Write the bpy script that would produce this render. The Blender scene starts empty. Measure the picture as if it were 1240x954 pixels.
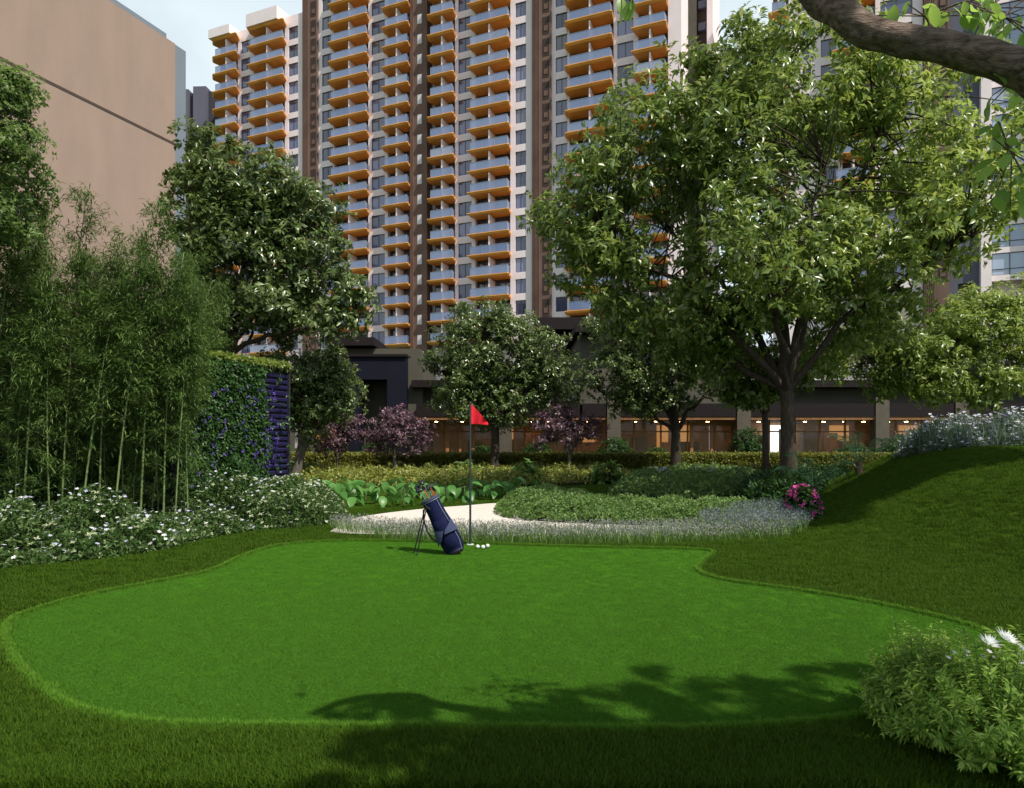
import bpy, bmesh, math, random
import numpy as np
from mathutils import Vector, noise
rng = np.random.default_rng(7); random.seed(7)
SC = bpy.context.scene; COL = SC.collection
R = math.radians; PI = math.pi
F = 800.0; EYE = 1.6; HZ = 530.0      # focal length in photo pixels, eye height, horizon row
# ---------------------------------------------------------------- camera, world, sun, exposure
cam = bpy.data.cameras.new('camera'); co = bpy.data.objects.new('camera', cam); COL.objects.link(co)
co.location = (0, 0, EYE); co.rotation_euler = (PI/2, 0, 0)
cam.sensor_width = 36; cam.lens = F/1240*36; cam.shift_y = (HZ-477)/1240; cam.clip_start = .05; cam.clip_end = 6000
SC.camera = co
SUN_A, SUN_E = R(46), R(53)           # azimuth right of straight behind the camera, elevation
sdir = Vector((math.sin(SUN_A)*math.cos(SUN_E), -math.cos(SUN_A)*math.cos(SUN_E), math.sin(SUN_E)))
W = bpy.data.worlds.new('World'); SC.world = W; W.use_nodes = True
nt = W.node_tree; nt.nodes.clear(); L = nt.links.new
sky = nt.nodes.new('ShaderNodeTexSky'); sky.sky_type = 'NISHITA'; sky.sun_disc = False
sky.sun_elevation = SUN_E; sky.sun_rotation = math.atan2(sdir.x, sdir.y); sky.dust_density = 1.5
tc = nt.nodes.new('ShaderNodeTexCoord'); ns = nt.nodes.new('ShaderNodeTexNoise'); ns.inputs['Scale'].default_value = 2.2; ns.inputs['Detail'].default_value = 6
cr = nt.nodes.new('ShaderNodeValToRGB'); cr.color_ramp.elements[0].position = .30; cr.color_ramp.elements[1].position = .55
cr.color_ramp.elements[0].color = (.55,.55,.55,1); cr.color_ramp.elements[1].color = (.93,.93,.93,1)
mx = nt.nodes.new('ShaderNodeMix'); mx.data_type = 'RGBA'
bg = nt.nodes.new('ShaderNodeBackground'); bg.inputs[1].default_value = .074; wo = nt.nodes.new('ShaderNodeOutputWorld')
L(tc.outputs['Generated'], ns.inputs['Vector']); L(ns.outputs['Fac'], cr.inputs[0]); sx_ = nt.nodes.new('ShaderNodeSeparateXYZ'); mr = nt.nodes.new('ShaderNodeMapRange'); mu = nt.nodes.new('ShaderNodeMath'); mu.operation = 'MULTIPLY'
mr.inputs['From Min'].default_value = .50; mr.inputs['From Max'].default_value = .88; mr.inputs['To Min'].default_value = 1; mr.inputs['To Max'].default_value = .12   # the veil of cloud thins towards the zenith
L(tc.outputs['Generated'], sx_.inputs[0]); L(sx_.outputs['Z'], mr.inputs['Value']); L(mr.outputs[0], mu.inputs[0]); L(cr.outputs[0], mu.inputs[1]); L(mu.outputs[0], mx.inputs['Factor'])
L(sky.outputs[0], mx.inputs['A']); mx.inputs['B'].default_value = (10.0, 11.4, 12.1, 1)
L(mx.outputs['Result'], bg.inputs[0]); L(bg.outputs[0], wo.inputs[0])
sl = bpy.data.lights.new('sun', 'SUN'); sl.energy = 5.0; sl.angle = R(.6); sl.color = (1, .93, .82)
so = bpy.data.objects.new('sun', sl); COL.objects.link(so); so.rotation_euler = sdir.to_track_quat('Z', 'Y').to_euler()
SC.view_settings.view_transform = 'Standard'; SC.view_settings.look = 'None'; SC.view_settings.gamma = 1
SC.view_settings.exposure = 0.24
SC.cycles.max_bounces = 6; SC.cycles.transparent_max_bounces = 8; SC.cycles.diffuse_bounces = 3; SC.cycles.use_denoising = True

# ---------------------------------------------------------------- helpers
def P(px, py, D): return ((px-620)/F*D, D, EYE+(HZ-py)/F*D)
def G(px, py):
    D = F*EYE/(py-HZ); return ((px-620)/F*D, D)
def tag(o, label=None, cat=None, group=None, kind=None):
    if label: o['label'] = label
    if cat: o['category'] = cat
    if group: o['group'] = group
    if kind: o['kind'] = kind
    return o
def empty(name, loc, rz=0, parent=None, **k):
    o = bpy.data.objects.new(name, None); COL.objects.link(o); o.location = loc; o.rotation_euler = (0, 0, rz)
    o.empty_display_size = .2
    if parent: o.parent = parent
    return tag(o, **k)
def link(name, me, parent=None, loc=None, rot=None, scale=None, **k):
    o = bpy.data.objects.new(name, me); COL.objects.link(o)
    if parent: o.parent = parent
    if loc is not None: o.location = loc
    if rot is not None: o.rotation_euler = rot
    if scale is not None: o.scale = scale
    return tag(o, **k)
def arr_mesh(name, V, Fc, mats, midx=None, smooth=False):
    """V (n,3), Fc (m,k): a mesh straight from arrays"""
    V = np.asarray(V, dtype=np.float32); Fc = np.asarray(Fc, dtype=np.int32); m, k = Fc.shape
    me = bpy.data.meshes.new(name); me.vertices.add(len(V)); me.vertices.foreach_set('co', V.ravel())
    me.loops.add(m*k); me.loops.foreach_set('vertex_index', Fc.ravel()); me.polygons.add(m)
    me.polygons.foreach_set('loop_start', np.arange(m, dtype=np.int32)*k); me.polygons.foreach_set('loop_total', np.full(m, k, dtype=np.int32))
    for q in (mats if isinstance(mats, (list, tuple)) else [mats]): me.materials.append(q)
    if midx is not None: me.polygons.foreach_set('material_index', np.asarray(midx, dtype=np.int32))
    if smooth: me.polygons.foreach_set('use_smooth', np.ones(m, dtype=bool))
    me.update(calc_edges=True); return me
class MB:
    def __init__(s): s.v = []; s.f = []; s.m = []; s.sm = []
    def add(s, vs, fs, mi=0, sm=False):
        b = len(s.v); s.v += [tuple(q) for q in vs]; s.f += [tuple(i+b for i in f) for f in fs]; s.m += [mi]*len(fs); s.sm += [sm]*len(fs); return s
    def box(s, x0, x1, y0, y1, z0, z1, mi=0):
        v = [(x, y, z) for z in (z0, z1) for y in (y0, y1) for x in (x0, x1)]
        return s.add(v, [(0,2,3,1),(4,5,7,6),(0,1,5,4),(2,6,7,3),(0,4,6,2),(1,3,7,5)], mi)
    def loft(s, rings, mi=0, cap=True, sm=False, closed=True):
        n = len(rings[0]); vs = [q for r in rings for q in r]; fs = []
        for i in range(len(rings)-1):
            for j in range(n if closed else n-1):
                fs.append((i*n+j, i*n+(j+1) % n, (i+1)*n+(j+1) % n, (i+1)*n+j))
        s.add(vs, fs, mi, sm)
        if cap and closed: s.add(rings[0], [tuple(range(n))[::-1]], mi); s.add(rings[-1], [tuple(range(n))], mi)
        return s
    def tube(s, pts, rad, n=8, mi=0, sm=True, cap=True, rough=0, rs=1.0):
        pts = [Vector(p) for p in pts]; rings = []; up = Vector((0, 0, 1)); a = None
        for i, p in enumerate(pts):
            d = (pts[min(i+1, len(pts)-1)]-pts[max(i-1, 0)]).normalized()
            if a is None: a = d.orthogonal().normalized()
            a = (a-d*a.dot(d)).normalized(); b = d.cross(a); r = rad[i] if hasattr(rad, '__len__') else rad; ring = []
            for j in range(n):
                t = 2*PI*j/n; q = a*math.cos(t)+b*math.sin(t); k = 1
                if rough: k = 1+rough*noise.noise(Vector((p.x*rs, p.y*rs, p.z*rs))+q*1.6)
                ring.append(tuple(p+q*r*k))
            rings.append(ring)
        return s.loft(rings, mi, cap, sm)
    def sphere(s, c, r, n=12, m=8, mi=0, sc=(1, 1, 1)):
        rings = []
        for i in range(m+1):
            t = PI*i/m; rr = max(math.sin(t), .001)*r
            rings.append([(c[0]+rr*math.cos(2*PI*j/n)*sc[0], c[1]+rr*math.sin(2*PI*j/n)*sc[1], c[2]-math.cos(t)*r*sc[2]) for j in range(n)])
        return s.loft(rings, mi, True, True)
    def mesh(s, name, mats):
        me = bpy.data.meshes.new(name); me.from_pydata(s.v, [], s.f)
        for q in (mats if isinstance(mats, (list, tuple)) else [mats]): me.materials.append(q)
        me.polygons.foreach_set('material_index', s.m); me.polygons.foreach_set('use_smooth', s.sm); me.update(); return me
    def build(s, name, mats, parent=None, **k): return link(name, s.mesh(name, mats), parent, **k)

# ---------------------------------------------------------------- materials
def mat(name, col, rough=.7, spec=.5, noise_amt=0, noise_scale=8, bump=0, bump_scale=60, metal=0, alpha=1, coord='Object', stretch=(1, 1, 1), col2=None, emis=None, es=0, detail=4):
    m = bpy.data.materials.new(name); m.use_nodes = True; t = m.node_tree; b = t.nodes['Principled BSDF']
    b.inputs['Base Color'].default_value = (*col, 1); b.inputs['Roughness'].default_value = rough
    b.inputs['Specular IOR Level'].default_value = spec; b.inputs['Metallic'].default_value = metal; b.inputs['Alpha'].default_value = alpha
    if emis: b.inputs['Emission Color'].default_value = (*emis, 1); b.inputs['Emission Strength'].default_value = es
    if noise_amt or bump or col2:
        tc = t.nodes.new('ShaderNodeTexCoord'); mp = t.nodes.new('ShaderNodeMapping'); mp.inputs['Scale'].default_value = stretch
        t.links.new(tc.outputs[coord], mp.inputs[0])
        if noise_amt or col2:
            n = t.nodes.new('ShaderNodeTexNoise'); n.inputs['Scale'].default_value = noise_scale; n.inputs['Detail'].default_value = detail
            t.links.new(mp.outputs[0], n.inputs['Vector'])
            r = t.nodes.new('ShaderNodeValToRGB'); t.links.new(n.outputs['Fac'], r.inputs[0]); r.color_ramp.elements[0].position = .3; r.color_ramp.elements[1].position = .7
            c2 = col2 if col2 else tuple(min(1, c*(1+noise_amt)) for c in col); c1 = col if col2 else tuple(c*(1-noise_amt) for c in col)
            r.color_ramp.elements[0].color = (*c1, 1); r.color_ramp.elements[1].color = (*c2, 1); t.links.new(r.outputs[0], b.inputs['Base Color'])
        if bump:
            n2 = t.nodes.new('ShaderNodeTexNoise'); n2.inputs['Scale'].default_value = bump_scale; n2.inputs['Detail'].default_value = 5
            t.links.new(mp.outputs[0], n2.inputs['Vector']); bp = t.nodes.new('ShaderNodeBump'); bp.inputs['Strength'].default_value = bump; bp.inputs['Distance'].default_value = .02
            t.links.new(n2.outputs['Fac'], bp.inputs['Height']); t.links.new(bp.outputs[0], b.inputs['Normal'])
    return m
def leafmat(name, cols, rough=.38, spec=.5, trans=.35, island=True):
    """cols: list of colours picked at random leaf by leaf"""
    m = bpy.data.materials.new(name); m.use_nodes = True; t = m.node_tree; b = t.nodes['Principled BSDF']; out = t.nodes['Material Output']
    g = t.nodes.new('ShaderNodeNewGeometry'); r = t.nodes.new('ShaderNodeValToRGB'); e = r.color_ramp.elements
    src = g.outputs['Random Per Island']
    if not island:
        oi = t.nodes.new('ShaderNodeObjectInfo'); src = oi.outputs['Random']
    t.links.new(src, r.inputs[0]); n = len(cols)
    e[0].color = (*cols[0], 1); e[0].position = 0; e[1].color = (*cols[-1], 1); e[1].position = 1
    for i in range(1, n-1): q = e.new(i/(n-1)); q.color = (*cols[i], 1)
    t.links.new(r.outputs[0], b.inputs['Base Color']); b.inputs['Roughness'].default_value = rough; b.inputs['Specular IOR Level'].default_value = spec
    tr = t.nodes.new('ShaderNodeBsdfTranslucent'); hs = t.nodes.new('ShaderNodeHueSaturation'); hs.inputs['Value'].default_value = 1.5; hs.inputs['Hue'].default_value = .485
    t.links.new(r.outputs[0], hs.inputs['Color']); t.links.new(hs.outputs[0], tr.inputs[0])
    mxs = t.nodes.new('ShaderNodeMixShader'); mxs.inputs[0].default_value = trans
    t.links.new(b.outputs[0], mxs.inputs[1]); t.links.new(tr.outputs[0], mxs.inputs[2]); t.links.new(mxs.outputs[0], out.inputs[0])
    return m
M = {}
M['leaf_big'] = leafmat('leaf_big', [(.07,.12,.022),(.12,.19,.035),(.20,.27,.05),(.09,.16,.03),(.32,.38,.13)], .30, .6, .38)
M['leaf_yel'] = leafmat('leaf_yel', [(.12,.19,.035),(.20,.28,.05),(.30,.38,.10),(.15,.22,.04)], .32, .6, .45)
M['leaf_dark'] = leafmat('leaf_dark', [(.04,.075,.018),(.08,.135,.028),(.14,.20,.05),(.06,.105,.025),(.32,.37,.18)], .28, .7, .32)
M['leaf_near'] = leafmat('leaf_near', [(.09,.17,.035),(.16,.25,.06),(.06,.12,.025),(.24,.32,.12)], .4, .5, .5)
M['leaf_purple'] = leafmat('leaf_purple', [(.05,.02,.04),(.13,.06,.10),(.24,.13,.18),(.07,.06,.05),(.33,.22,.26)], .4, .5, .3)
M['leaf_bamboo'] = leafmat('leaf_bamboo', [(.035,.08,.018),(.07,.13,.03),(.13,.21,.05),(.045,.09,.025)], .4, .2, .3)
M['leaf_bed'] = leafmat('leaf_bed', [(.02,.05,.014),(.04,.09,.02),(.07,.13,.03),(.12,.18,.06)], .35, .25, .3)
M['leaf_box'] = leafmat('leaf_box', [(.05,.11,.025),(.09,.18,.04),(.15,.25,.06),(.22,.30,.12)], .4, .25, .3)
M['leaf_yelbed'] = leafmat('leaf_yelbed', [(.16,.20,.025),(.26,.27,.045),(.12,.20,.03),(.36,.35,.10)], .4, .5, .3)
M['leaf_hedge'] = leafmat('leaf_hedge', [(.06,.08,.012),(.14,.16,.02),(.24,.24,.03),(.09,.12,.02)], .45, .4, .3)
M['leaf_broad'] = leafmat('leaf_broad', [(.05,.16,.03),(.09,.24,.05),(.16,.34,.09)], .35, .3, .35, island=False)
M['leaf_grey'] = leafmat('leaf_grey', [(.14,.16,.15),(.25,.25,.25),(.36,.36,.36),(.10,.16,.06),(.30,.28,.31)], .6, .3, .3)
M['leaf_blue'] = leafmat('leaf_blue', [(.10,.13,.14),(.18,.20,.25),(.08,.13,.08),(.28,.28,.36)], .5, .3, .3)
M['leaf_fern'] = leafmat('leaf_fern', [(.02,.06,.03),(.03,.08,.035)], .35, .5, .25, island=False)
M['leaf_shrub'] = leafmat('leaf_shrub', [(.07,.16,.02),(.14,.26,.035),(.24,.38,.06),(.34,.46,.12)], .5, .15, .4)
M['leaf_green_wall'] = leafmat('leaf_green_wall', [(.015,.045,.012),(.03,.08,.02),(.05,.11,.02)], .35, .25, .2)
M['white_flower'] = leafmat('white_flower', [(.8,.82,.77),(.72,.75,.78),(.85,.85,.82)], .5, .3, .3)
M['pale_flower'] = leafmat('pale_flower', [(.55,.55,.72),(.72,.73,.8),(.42,.42,.68)], .5, .3, .4)
M['purple_flower'] = leafmat('purple_flower', [(.06,.02,.24),(.13,.07,.42)], .5, .3, .3)
M['pink_flower'] = leafmat('pink_flower', [(.55,.05,.35),(.75,.12,.5),(.65,.10,.18)], .5, .3, .3)
M['cream_leaf'] = leafmat('cream_leaf', [(.45,.52,.30),(.6,.65,.45),(.35,.45,.2)], .45, .4, .4)
M['bark'] = mat('bark', (.055,.042,.032), .9, .2, .45, 6, .9, 25, stretch=(4, 4, 1))
M['bark_grey'] = mat('bark_grey', (.11,.095,.08), .9, .2, .4, 6, .8, 30, stretch=(4, 4, 1))
M['culm'] = mat('culm', (.11,.16,.05), .5, .4, .35, 3)
M['soil'] = mat('soil', (.018,.014,.01), .95, .1, .4, 6, .5, 40)
M['lawn'] = mat('lawn', (.024,.056,.003), .9, .05, 0, 2.0, .6, 90, col2=(.038,.072,.005), detail=8)
M['green'] = mat('green', (.042,.130,.007), .9, .04, 0, 1.2, .5, 160, col2=(.048,.145,.009), detail=10)
M['blade_lawn'] = leafmat('blade_lawn', [(.018,.056,.003),(.034,.086,.005),(.075,.13,.012),(.025,.070,.003)], .7, .08, .25)
M['blade_green'] = leafmat('blade_green', [(.048,.138,.012),(.060,.160,.015),(.075,.182,.020)], .7, .06, .25)
M['blade_collar'] = leafmat('blade_collar', [(.05,.15,.010),(.08,.20,.015),(.12,.24,.03)], .7, .06, .25)
M['path'] = mat('path', (.60,.55,.50), .85, .3, .12, 10, .3, 120)
M['tan'] = mat('tan', (.290,.213,.175), .9, .2, .07, 1.1, .35, 14, stretch=(1, 1, .3), detail=8)
M['joint'] = mat('joint', (.05,.03,.022), .8)
M['greybldg'] = mat('greybldg', (.16,.19,.23), .8, .3, .05, .2)
M['slate'] = mat('slate', (.10,.10,.14), .8, .3, .05, .2)
M['slate_dark'] = mat('slate_dark', (.03,.028,.04), .8)
M['white'] = mat('white_render', (.80,.70,.72), .75, .3, .04, .6)
M['brown'] = mat('brown_render', (.15,.09,.07), .8, .3, .18, .7, stretch=(1, 1, .5))
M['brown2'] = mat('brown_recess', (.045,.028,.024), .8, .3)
M['orange'] = mat('orange_soffit', (.80,.36,.09), .5, .4, .14, .5)
M['frame'] = mat('frame', (.05,.05,.06), .4, .5)
M['rail'] = mat('rail', (.25,.27,.32), .4, .5)
M['winglass'] = leafmat('window_glass', [(.03,.03,.06),(.12,.13,.24),(.05,.055,.12),(.20,.21,.36),(.10,.09,.10)], .06, 1.0, 0, island=False)
M['paleglass'] = leafmat('pale_window_glass', [(.30,.38,.52),(.42,.50,.62),(.22,.28,.42),(.50,.56,.64)], .06, 1.0, 0, island=False)
M['balglass'] = leafmat('balcony_glass', [(.16,.24,.46),(.26,.35,.58),(.20,.28,.50),(.36,.43,.60)], .08, 1.0, 0, island=False); M['balglass'].node_tree.nodes['Principled BSDF'].inputs['Alpha'].default_value = .6
M['doorglass'] = mat('door_glass', (.03,.035,.06), .06, 1.0, 0, .4, col2=(.10,.11,.17))
M['curtain'] = mat('curtain_wall', (.60,.58,.60), .8)
M['olive'] = mat('olive_wall', (.075,.07,.055), .85, .3, .1, 1)
M['black'] = mat('black_cladding', (.007,.008,.017), .6, .15, .1, 2)
M['darkbrown'] = mat('dark_fascia', (.014,.010,.011), .7, .15)
M['wood'] = mat('wood', (.30,.14,.055), .55, .4, .3, 3, stretch=(6, 6, .6))
M['woodlit'] = mat('wood_interior', (.34,.19,.09), .6, .3, .4, 1.5, stretch=(2, 2, 1))
M['column'] = mat('stone_column', (.085,.072,.056), .8, .3, .15, 3)
M['pod_glass'] = mat('podium_glass', (.4,.33,.25), .03, .8, alpha=.22)
M['lamp'] = mat('warm_lamp', (1,.6,.25), .5, emis=(1,.50,.16), es=70)
M['glowwhite'] = mat('white_glow', (1,1,1), .5, emis=(1,.97,.93), es=2.2)  # glow of the white-lit area in the right hall, not a lamp
M['glowdim'] = mat('dim_glow', (1,.6,.25), .5, emis=(1,.48,.15), es=.42)  # glow of the panels added inside the halls, not a lamp

# ---------------------------------------------------------------- leaf arrays
def unit(a): return a/np.maximum(np.linalg.norm(a, axis=1, keepdims=True), 1e-9)
def leaves(pos, d, nrm, ln, wd, fold=.22, droop=.15):
    """one leaf per row: 5 vertices, 4 triangles, folded along the midrib with a drooping tip"""
    n = len(pos); d = unit(d); side = unit(np.cross(d, nrm)); up = np.cross(side, d)
    ln = np.broadcast_to(ln, (n,)).reshape(-1, 1); wd = np.broadcast_to(wd, (n,)).reshape(-1, 1)
    b = pos; mid = pos+d*ln*.5; l = mid+side*wd*.5+up*wd*fold; r = mid-side*wd*.5+up*wd*fold; tip = pos+d*ln-up*ln*droop
    V = np.stack([b, l, mid, r, tip], 1).reshape(-1, 3); o = (np.arange(n)*5)[:, None, None]
    Fc = (np.array([[0, 2, 1], [0, 3, 2], [1, 2, 4], [2, 3, 4]])[None]+o).reshape(-1, 3)
    return V, Fc
def rdir(n, flat=1.0):
    v = rng.normal(size=(n, 3)); v[:, 2] *= flat; return unit(v)
def whorls(pos, tdir, k, ln, wd, spread=1.0, droop=.15, down=.25):
    """k leaves radiating round each twig tip"""
    n = len(pos); p = np.repeat(pos, k, 0); t = np.repeat(unit(tdir), k, 0); s = rdir(n*k); s = unit(s-t*(s*t).sum(1, keepdims=True))
    d = t*rng.uniform(.1, .9, (n*k, 1))+s*spread; d[:, 2] -= down*rng.uniform(0, 1.6, n*k); nm = t*.7+rdir(n*k)*.45+np.array([0, 0, .6])
    L_ = ln*rng.uniform(.65, 1.25, n*k); return leaves(p+s*ln*.08+t*rng.uniform(-.5, .2, (n*k, 1))*ln, d, nm, L_, L_*wd, droop=droop)
def merge(parts):
    V = []; Fc = []; mi = []; b = 0
    for v, f, m in parts: V.append(v); Fc.append(f+b); mi.append(np.full(len(f), m)); b += len(v)
    return np.concatenate(V), np.concatenate(Fc), np.concatenate(mi)

# ---------------------------------------------------------------- trees
def E(cx, cy, rx, ry, D, rd=None):
    """crown ellipsoid seen at photo pixel (cx, cy)"""
    x, y, z = P(cx, cy, D); return (x, y, z, rx/F*D, rd if rd else (rx+ry)/2/F*D*.9, ry/F*D)
def bez(a, b, c, n=8): return [(1-t)*(1-t)*a+2*t*(1-t)*b+t*t*c for t in [i/n for i in range(n+1)]]
def make_tree(name, label, cat, base, forks, r0, ells, nsub, nleaf, ln, wd, lm, bark, subr=.7, k=7, limbs=7, group=None, shell=2.4, limb_r=.42, mats_split=None, lean=(0, 0)):
    root = empty(name, base, label=label, cat=cat, group=group); B = Vector(base)
    w = np.array([e[3]*e[4]+e[3]*e[5]+e[4]*e[5] for e in ells]); idx = rng.choice(len(ells), nsub, p=w/w.sum()); e = np.array(ells)[idx]
    u = rdir(nsub)*(rng.random((nsub, 1))**(1/shell)); C = e[:, :3]+u*e[:, 3:6]
    # farthest-point choice of limb ends
    sel = [int(rng.integers(nsub))]; dist = np.linalg.norm(C-C[sel[0]], axis=1)
    for _ in range(limbs-1): j = int(dist.argmax()); sel.append(j); dist = np.minimum(dist, np.linalg.norm(C-C[j], axis=1))
    fk = Vector(forks); mid = B.lerp(fk, .5)+Vector((random.uniform(-.08, .08), random.uniform(-.08, .08), 0))
    tp = bez(B, mid, fk, 7); tr = [r0*(1.35 if i == 0 else 1.08 if i == 1 else 1-.04*i) for i in range(8)]
    cen = Vector(C.mean(0)); top = fk.lerp(cen, .75); tp2 = tp+bez(fk, fk.lerp(top, .5)+Vector((.12, 0, .1)), top, 5)[1:]
    tr2 = tr+[r0*(.62-.1*i) for i in range(5)]
    MB().tube([p-B for p in tp2], tr2, 12, rough=.18, rs=2).build('trunk', bark, root)
    nodes = [p for p in tp2[7:]]
    for q, j in enumerate(sel):
        end = fk.lerp(Vector(C[j]), .85); c = fk.lerp(end, .45)+Vector((0, 0, .16*(end-fk).length)); pts = bez(fk-Vector((0, 0, r0*.5)), c, end, 9)
        pts = [p+Vector((random.uniform(-1, 1), random.uniform(-1, 1), random.uniform(-1, 1)))*.05*min(i, 3) for i, p in enumerate(pts)]
        lr = r0*limb_r*random.uniform(.8, 1.25); MB().tube([p-B for p in pts], [lr*(1-.088*i) for i in range(10)], 8, rough=.15, rs=2).build('branch', bark, root); nodes += pts[3:]+[pts[i_].lerp(pts[i_+1], f_) for i_ in range(3, 9) for f_ in (.33, .66)]
    N = np.array([tuple(p) for p in nodes]); tw = MB()
    for c in C:
        a = N[np.argsort(np.linalg.norm(N-c, axis=1))[int(rng.integers(0, 6))]]; a = Vector(a)+Vector(rng.normal(0, .03, 3)); c = Vector(c); m_ = a.lerp(c, .5)+Vector((random.uniform(-.2, .2), random.uniform(-.2, .2), .12*(c-a).length))
        tw.tube([p-B for p in bez(a, m_, c, 3)], [r0*.11, r0*.09, r0*.06, r0*.03], 4, cap=False)
    tw.build('twigs', bark, root, kind='stuff')
    sc = subr*rng.uniform(.6, 1.3, nsub); per = max(1, nleaf//(nsub*k)); Cc = np.repeat(C, per, 0); sr = np.repeat(sc, per)[:, None]
    dv = rdir(len(Cc)); pos = Cc+dv*sr*(rng.random((len(Cc), 1))**(1/2.6))*np.array([1, 1, .72])
    td = dv+unit(Cc-np.array(cen))*.5+np.array([0, 0, .25]); V, Fc = whorls(pos, td, k, ln, wd)
    V -= np.array(base)
    if mats_split:
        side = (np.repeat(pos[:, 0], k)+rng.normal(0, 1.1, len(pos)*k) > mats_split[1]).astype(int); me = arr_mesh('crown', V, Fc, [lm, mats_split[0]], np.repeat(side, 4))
    else: me = arr_mesh('crown', V, Fc, lm)
    link('crown', me, root); return root

# ---------------------------------------------------------------- curves and ground
def smooth_closed(pts, n=6):
    p = np.array(pts, float); N = len(p); out = []
    for i in range(N):
        a, b, c, d = p[i-1], p[i], p[(i+1) % N], p[(i+2) % N]
        for j in range(n):
            t = j/n; out.append(.5*((2*b)+(-a+c)*t+(2*a-5*b+4*c-d)*t*t+(-a+3*b-3*c+d)*t**3))
    return np.array(out)
def ss(t): t = max(0., min(1., t)); return t*t*(3-2*t)
def hill(x, y):
    s = (x-4.35)*.91+(y-10.24)*.41; u = x-.45*y
    return 1.42*ss((s+.2)/5.8)*ss((u+1.1)/4.2)*(1-ss((y-16)/6))
def hillv(x, y): return np.array([hill(a, b) for a, b in zip(np.ravel(x), np.ravel(y))])
def poly_mesh(name, pts, z, m, follow=False):
    bm = bmesh.new(); vs = [bm.verts.new((x, y, z+(hill(x, y) if follow else 0))) for x, y in pts]; f = bm.faces.new(vs); f.normal_update()
    if f.normal.z < 0: f.normal_flip()
    bmesh.ops.triangulate(bm, faces=bm.faces[:]); me = bpy.data.meshes.new(name); bm.to_mesh(me); bm.free(); me.materials.append(m); return me
def sample_poly(pts, n):
    lo, hi = pts.min(0), pts.max(0); out = []; got = 0; x0, y0 = pts[:, 0], pts[:, 1]; x1, y1 = np.roll(x0, -1), np.roll(y0, -1)
    while got < n:
        q = rng.uniform(lo, hi, (4000, 2)); X, Y = q[:, :1], q[:, 1:]
        c = ((y0 > Y) != (y1 > Y)) & (X < (x1-x0)*(Y-y0)/(y1-y0+1e-12)+x0); k = q[c.sum(1) % 2 == 1]; out.append(k); got += len(k)
    return np.concatenate(out)[:n]
def edge_dist(q, pts):
    a = pts; b = np.roll(pts, -1, 0); d = b-a; out = np.full(len(q), 1e9)
    for i in range(len(a)):
        t = np.clip(((q-a[i])@d[i])/max(d[i]@d[i], 1e-9), 0, 1); out = np.minimum(out, np.linalg.norm(q-(a[i]+t[:, None]*d[i]), axis=1))
    return out
def inside(q, pts):
    x0, y0 = pts[:, 0], pts[:, 1]; x1, y1 = np.roll(x0, -1), np.roll(y0, -1); X, Y = q[:, :1], q[:, 1:]
    return (((y0 > Y) != (y1 > Y)) & (X < (x1-x0)*(Y-y0)/(y1-y0+1e-12)+x0)).sum(1) % 2 == 1

GREEN = smooth_closed([G(*p) for p in [(6,768),(22,748),(100,724),(190,706),(255,692),(295,674),(340,661),(405,656),(480,656),(580,659),(700,663),(800,665),(862,668),(852,680),(846,692),(880,704),(960,715),(1060,732),(1150,752),(1205,772),(1225,800),(1180,832),(1090,862),(960,880),(800,887),(600,885),(400,884),(250,883),(150,875),(80,856),(40,826),(15,796)]], 6)
# far ground, lawn with the mound on the right
MB().add([(-2500, -2500, -.06), (2500, -2500, -.06), (2500, 2500, -.06), (-2500, 2500, -.06)], [(0, 1, 2, 3)]).build('ground', M['lawn'], kind='structure')
nx, ny = 150, 130; xs = np.linspace(-26, 30, nx); ys = np.linspace(-6, 46, ny); gx, gy = np.meshgrid(xs, ys)
gz = np.array([hill(a, b)+.02*noise.noise(Vector((a*.5, b*.5, 0)))*0 for a, b in zip(gx.ravel(), gy.ravel())])
V = np.stack([gx.ravel(), gy.ravel(), gz], 1); ii = np.arange(nx*ny).reshape(ny, nx)
Fc = np.stack([ii[:-1, :-1].ravel(), ii[:-1, 1:].ravel(), ii[1:, 1:].ravel(), ii[1:, :-1].ravel()], 1)
link('lawn', arr_mesh('lawn', V, Fc, M['lawn'], smooth=True), kind='structure')
link('putting_green', poly_mesh('putting_green', GREEN, .012, M['green']), kind='structure')

# grass: real blades, instanced tufts on the visible parts of each sheet
def tuft(name, nb, rad, h, w, m, lean=.5):
    a = rng.uniform(0, 2*PI, nb); r = rad*np.sqrt(rng.random(nb)); p = np.stack([r*np.cos(a), r*np.sin(a), np.zeros(nb)], 1)
    d = rdir(nb); d[:, 2] = 0; d = unit(d); hh = h*rng.uniform(.55, 1.2, nb)[:, None]; side = np.stack([-d[:, 1], d[:, 0], d[:, 2]], 1)*w
    ln_ = d*hh*lean*rng.uniform(.2, 1.3, (nb, 1)); up = np.array([0, 0, 1.])
    V = np.stack([p-side, p+side, p+side*.7+ln_*.35+up*hh*.6, p-side*.7+ln_*.35+up*hh*.6, p+ln_+up*hh], 1).reshape(-1, 3); o = (np.arange(nb)*5)[:, None, None]
    Fc = (np.array([[0, 1, 2], [0, 2, 3], [3, 2, 4]])[None]+o).reshape(-1, 3)
    return arr_mesh(name, V, Fc, m)
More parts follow.
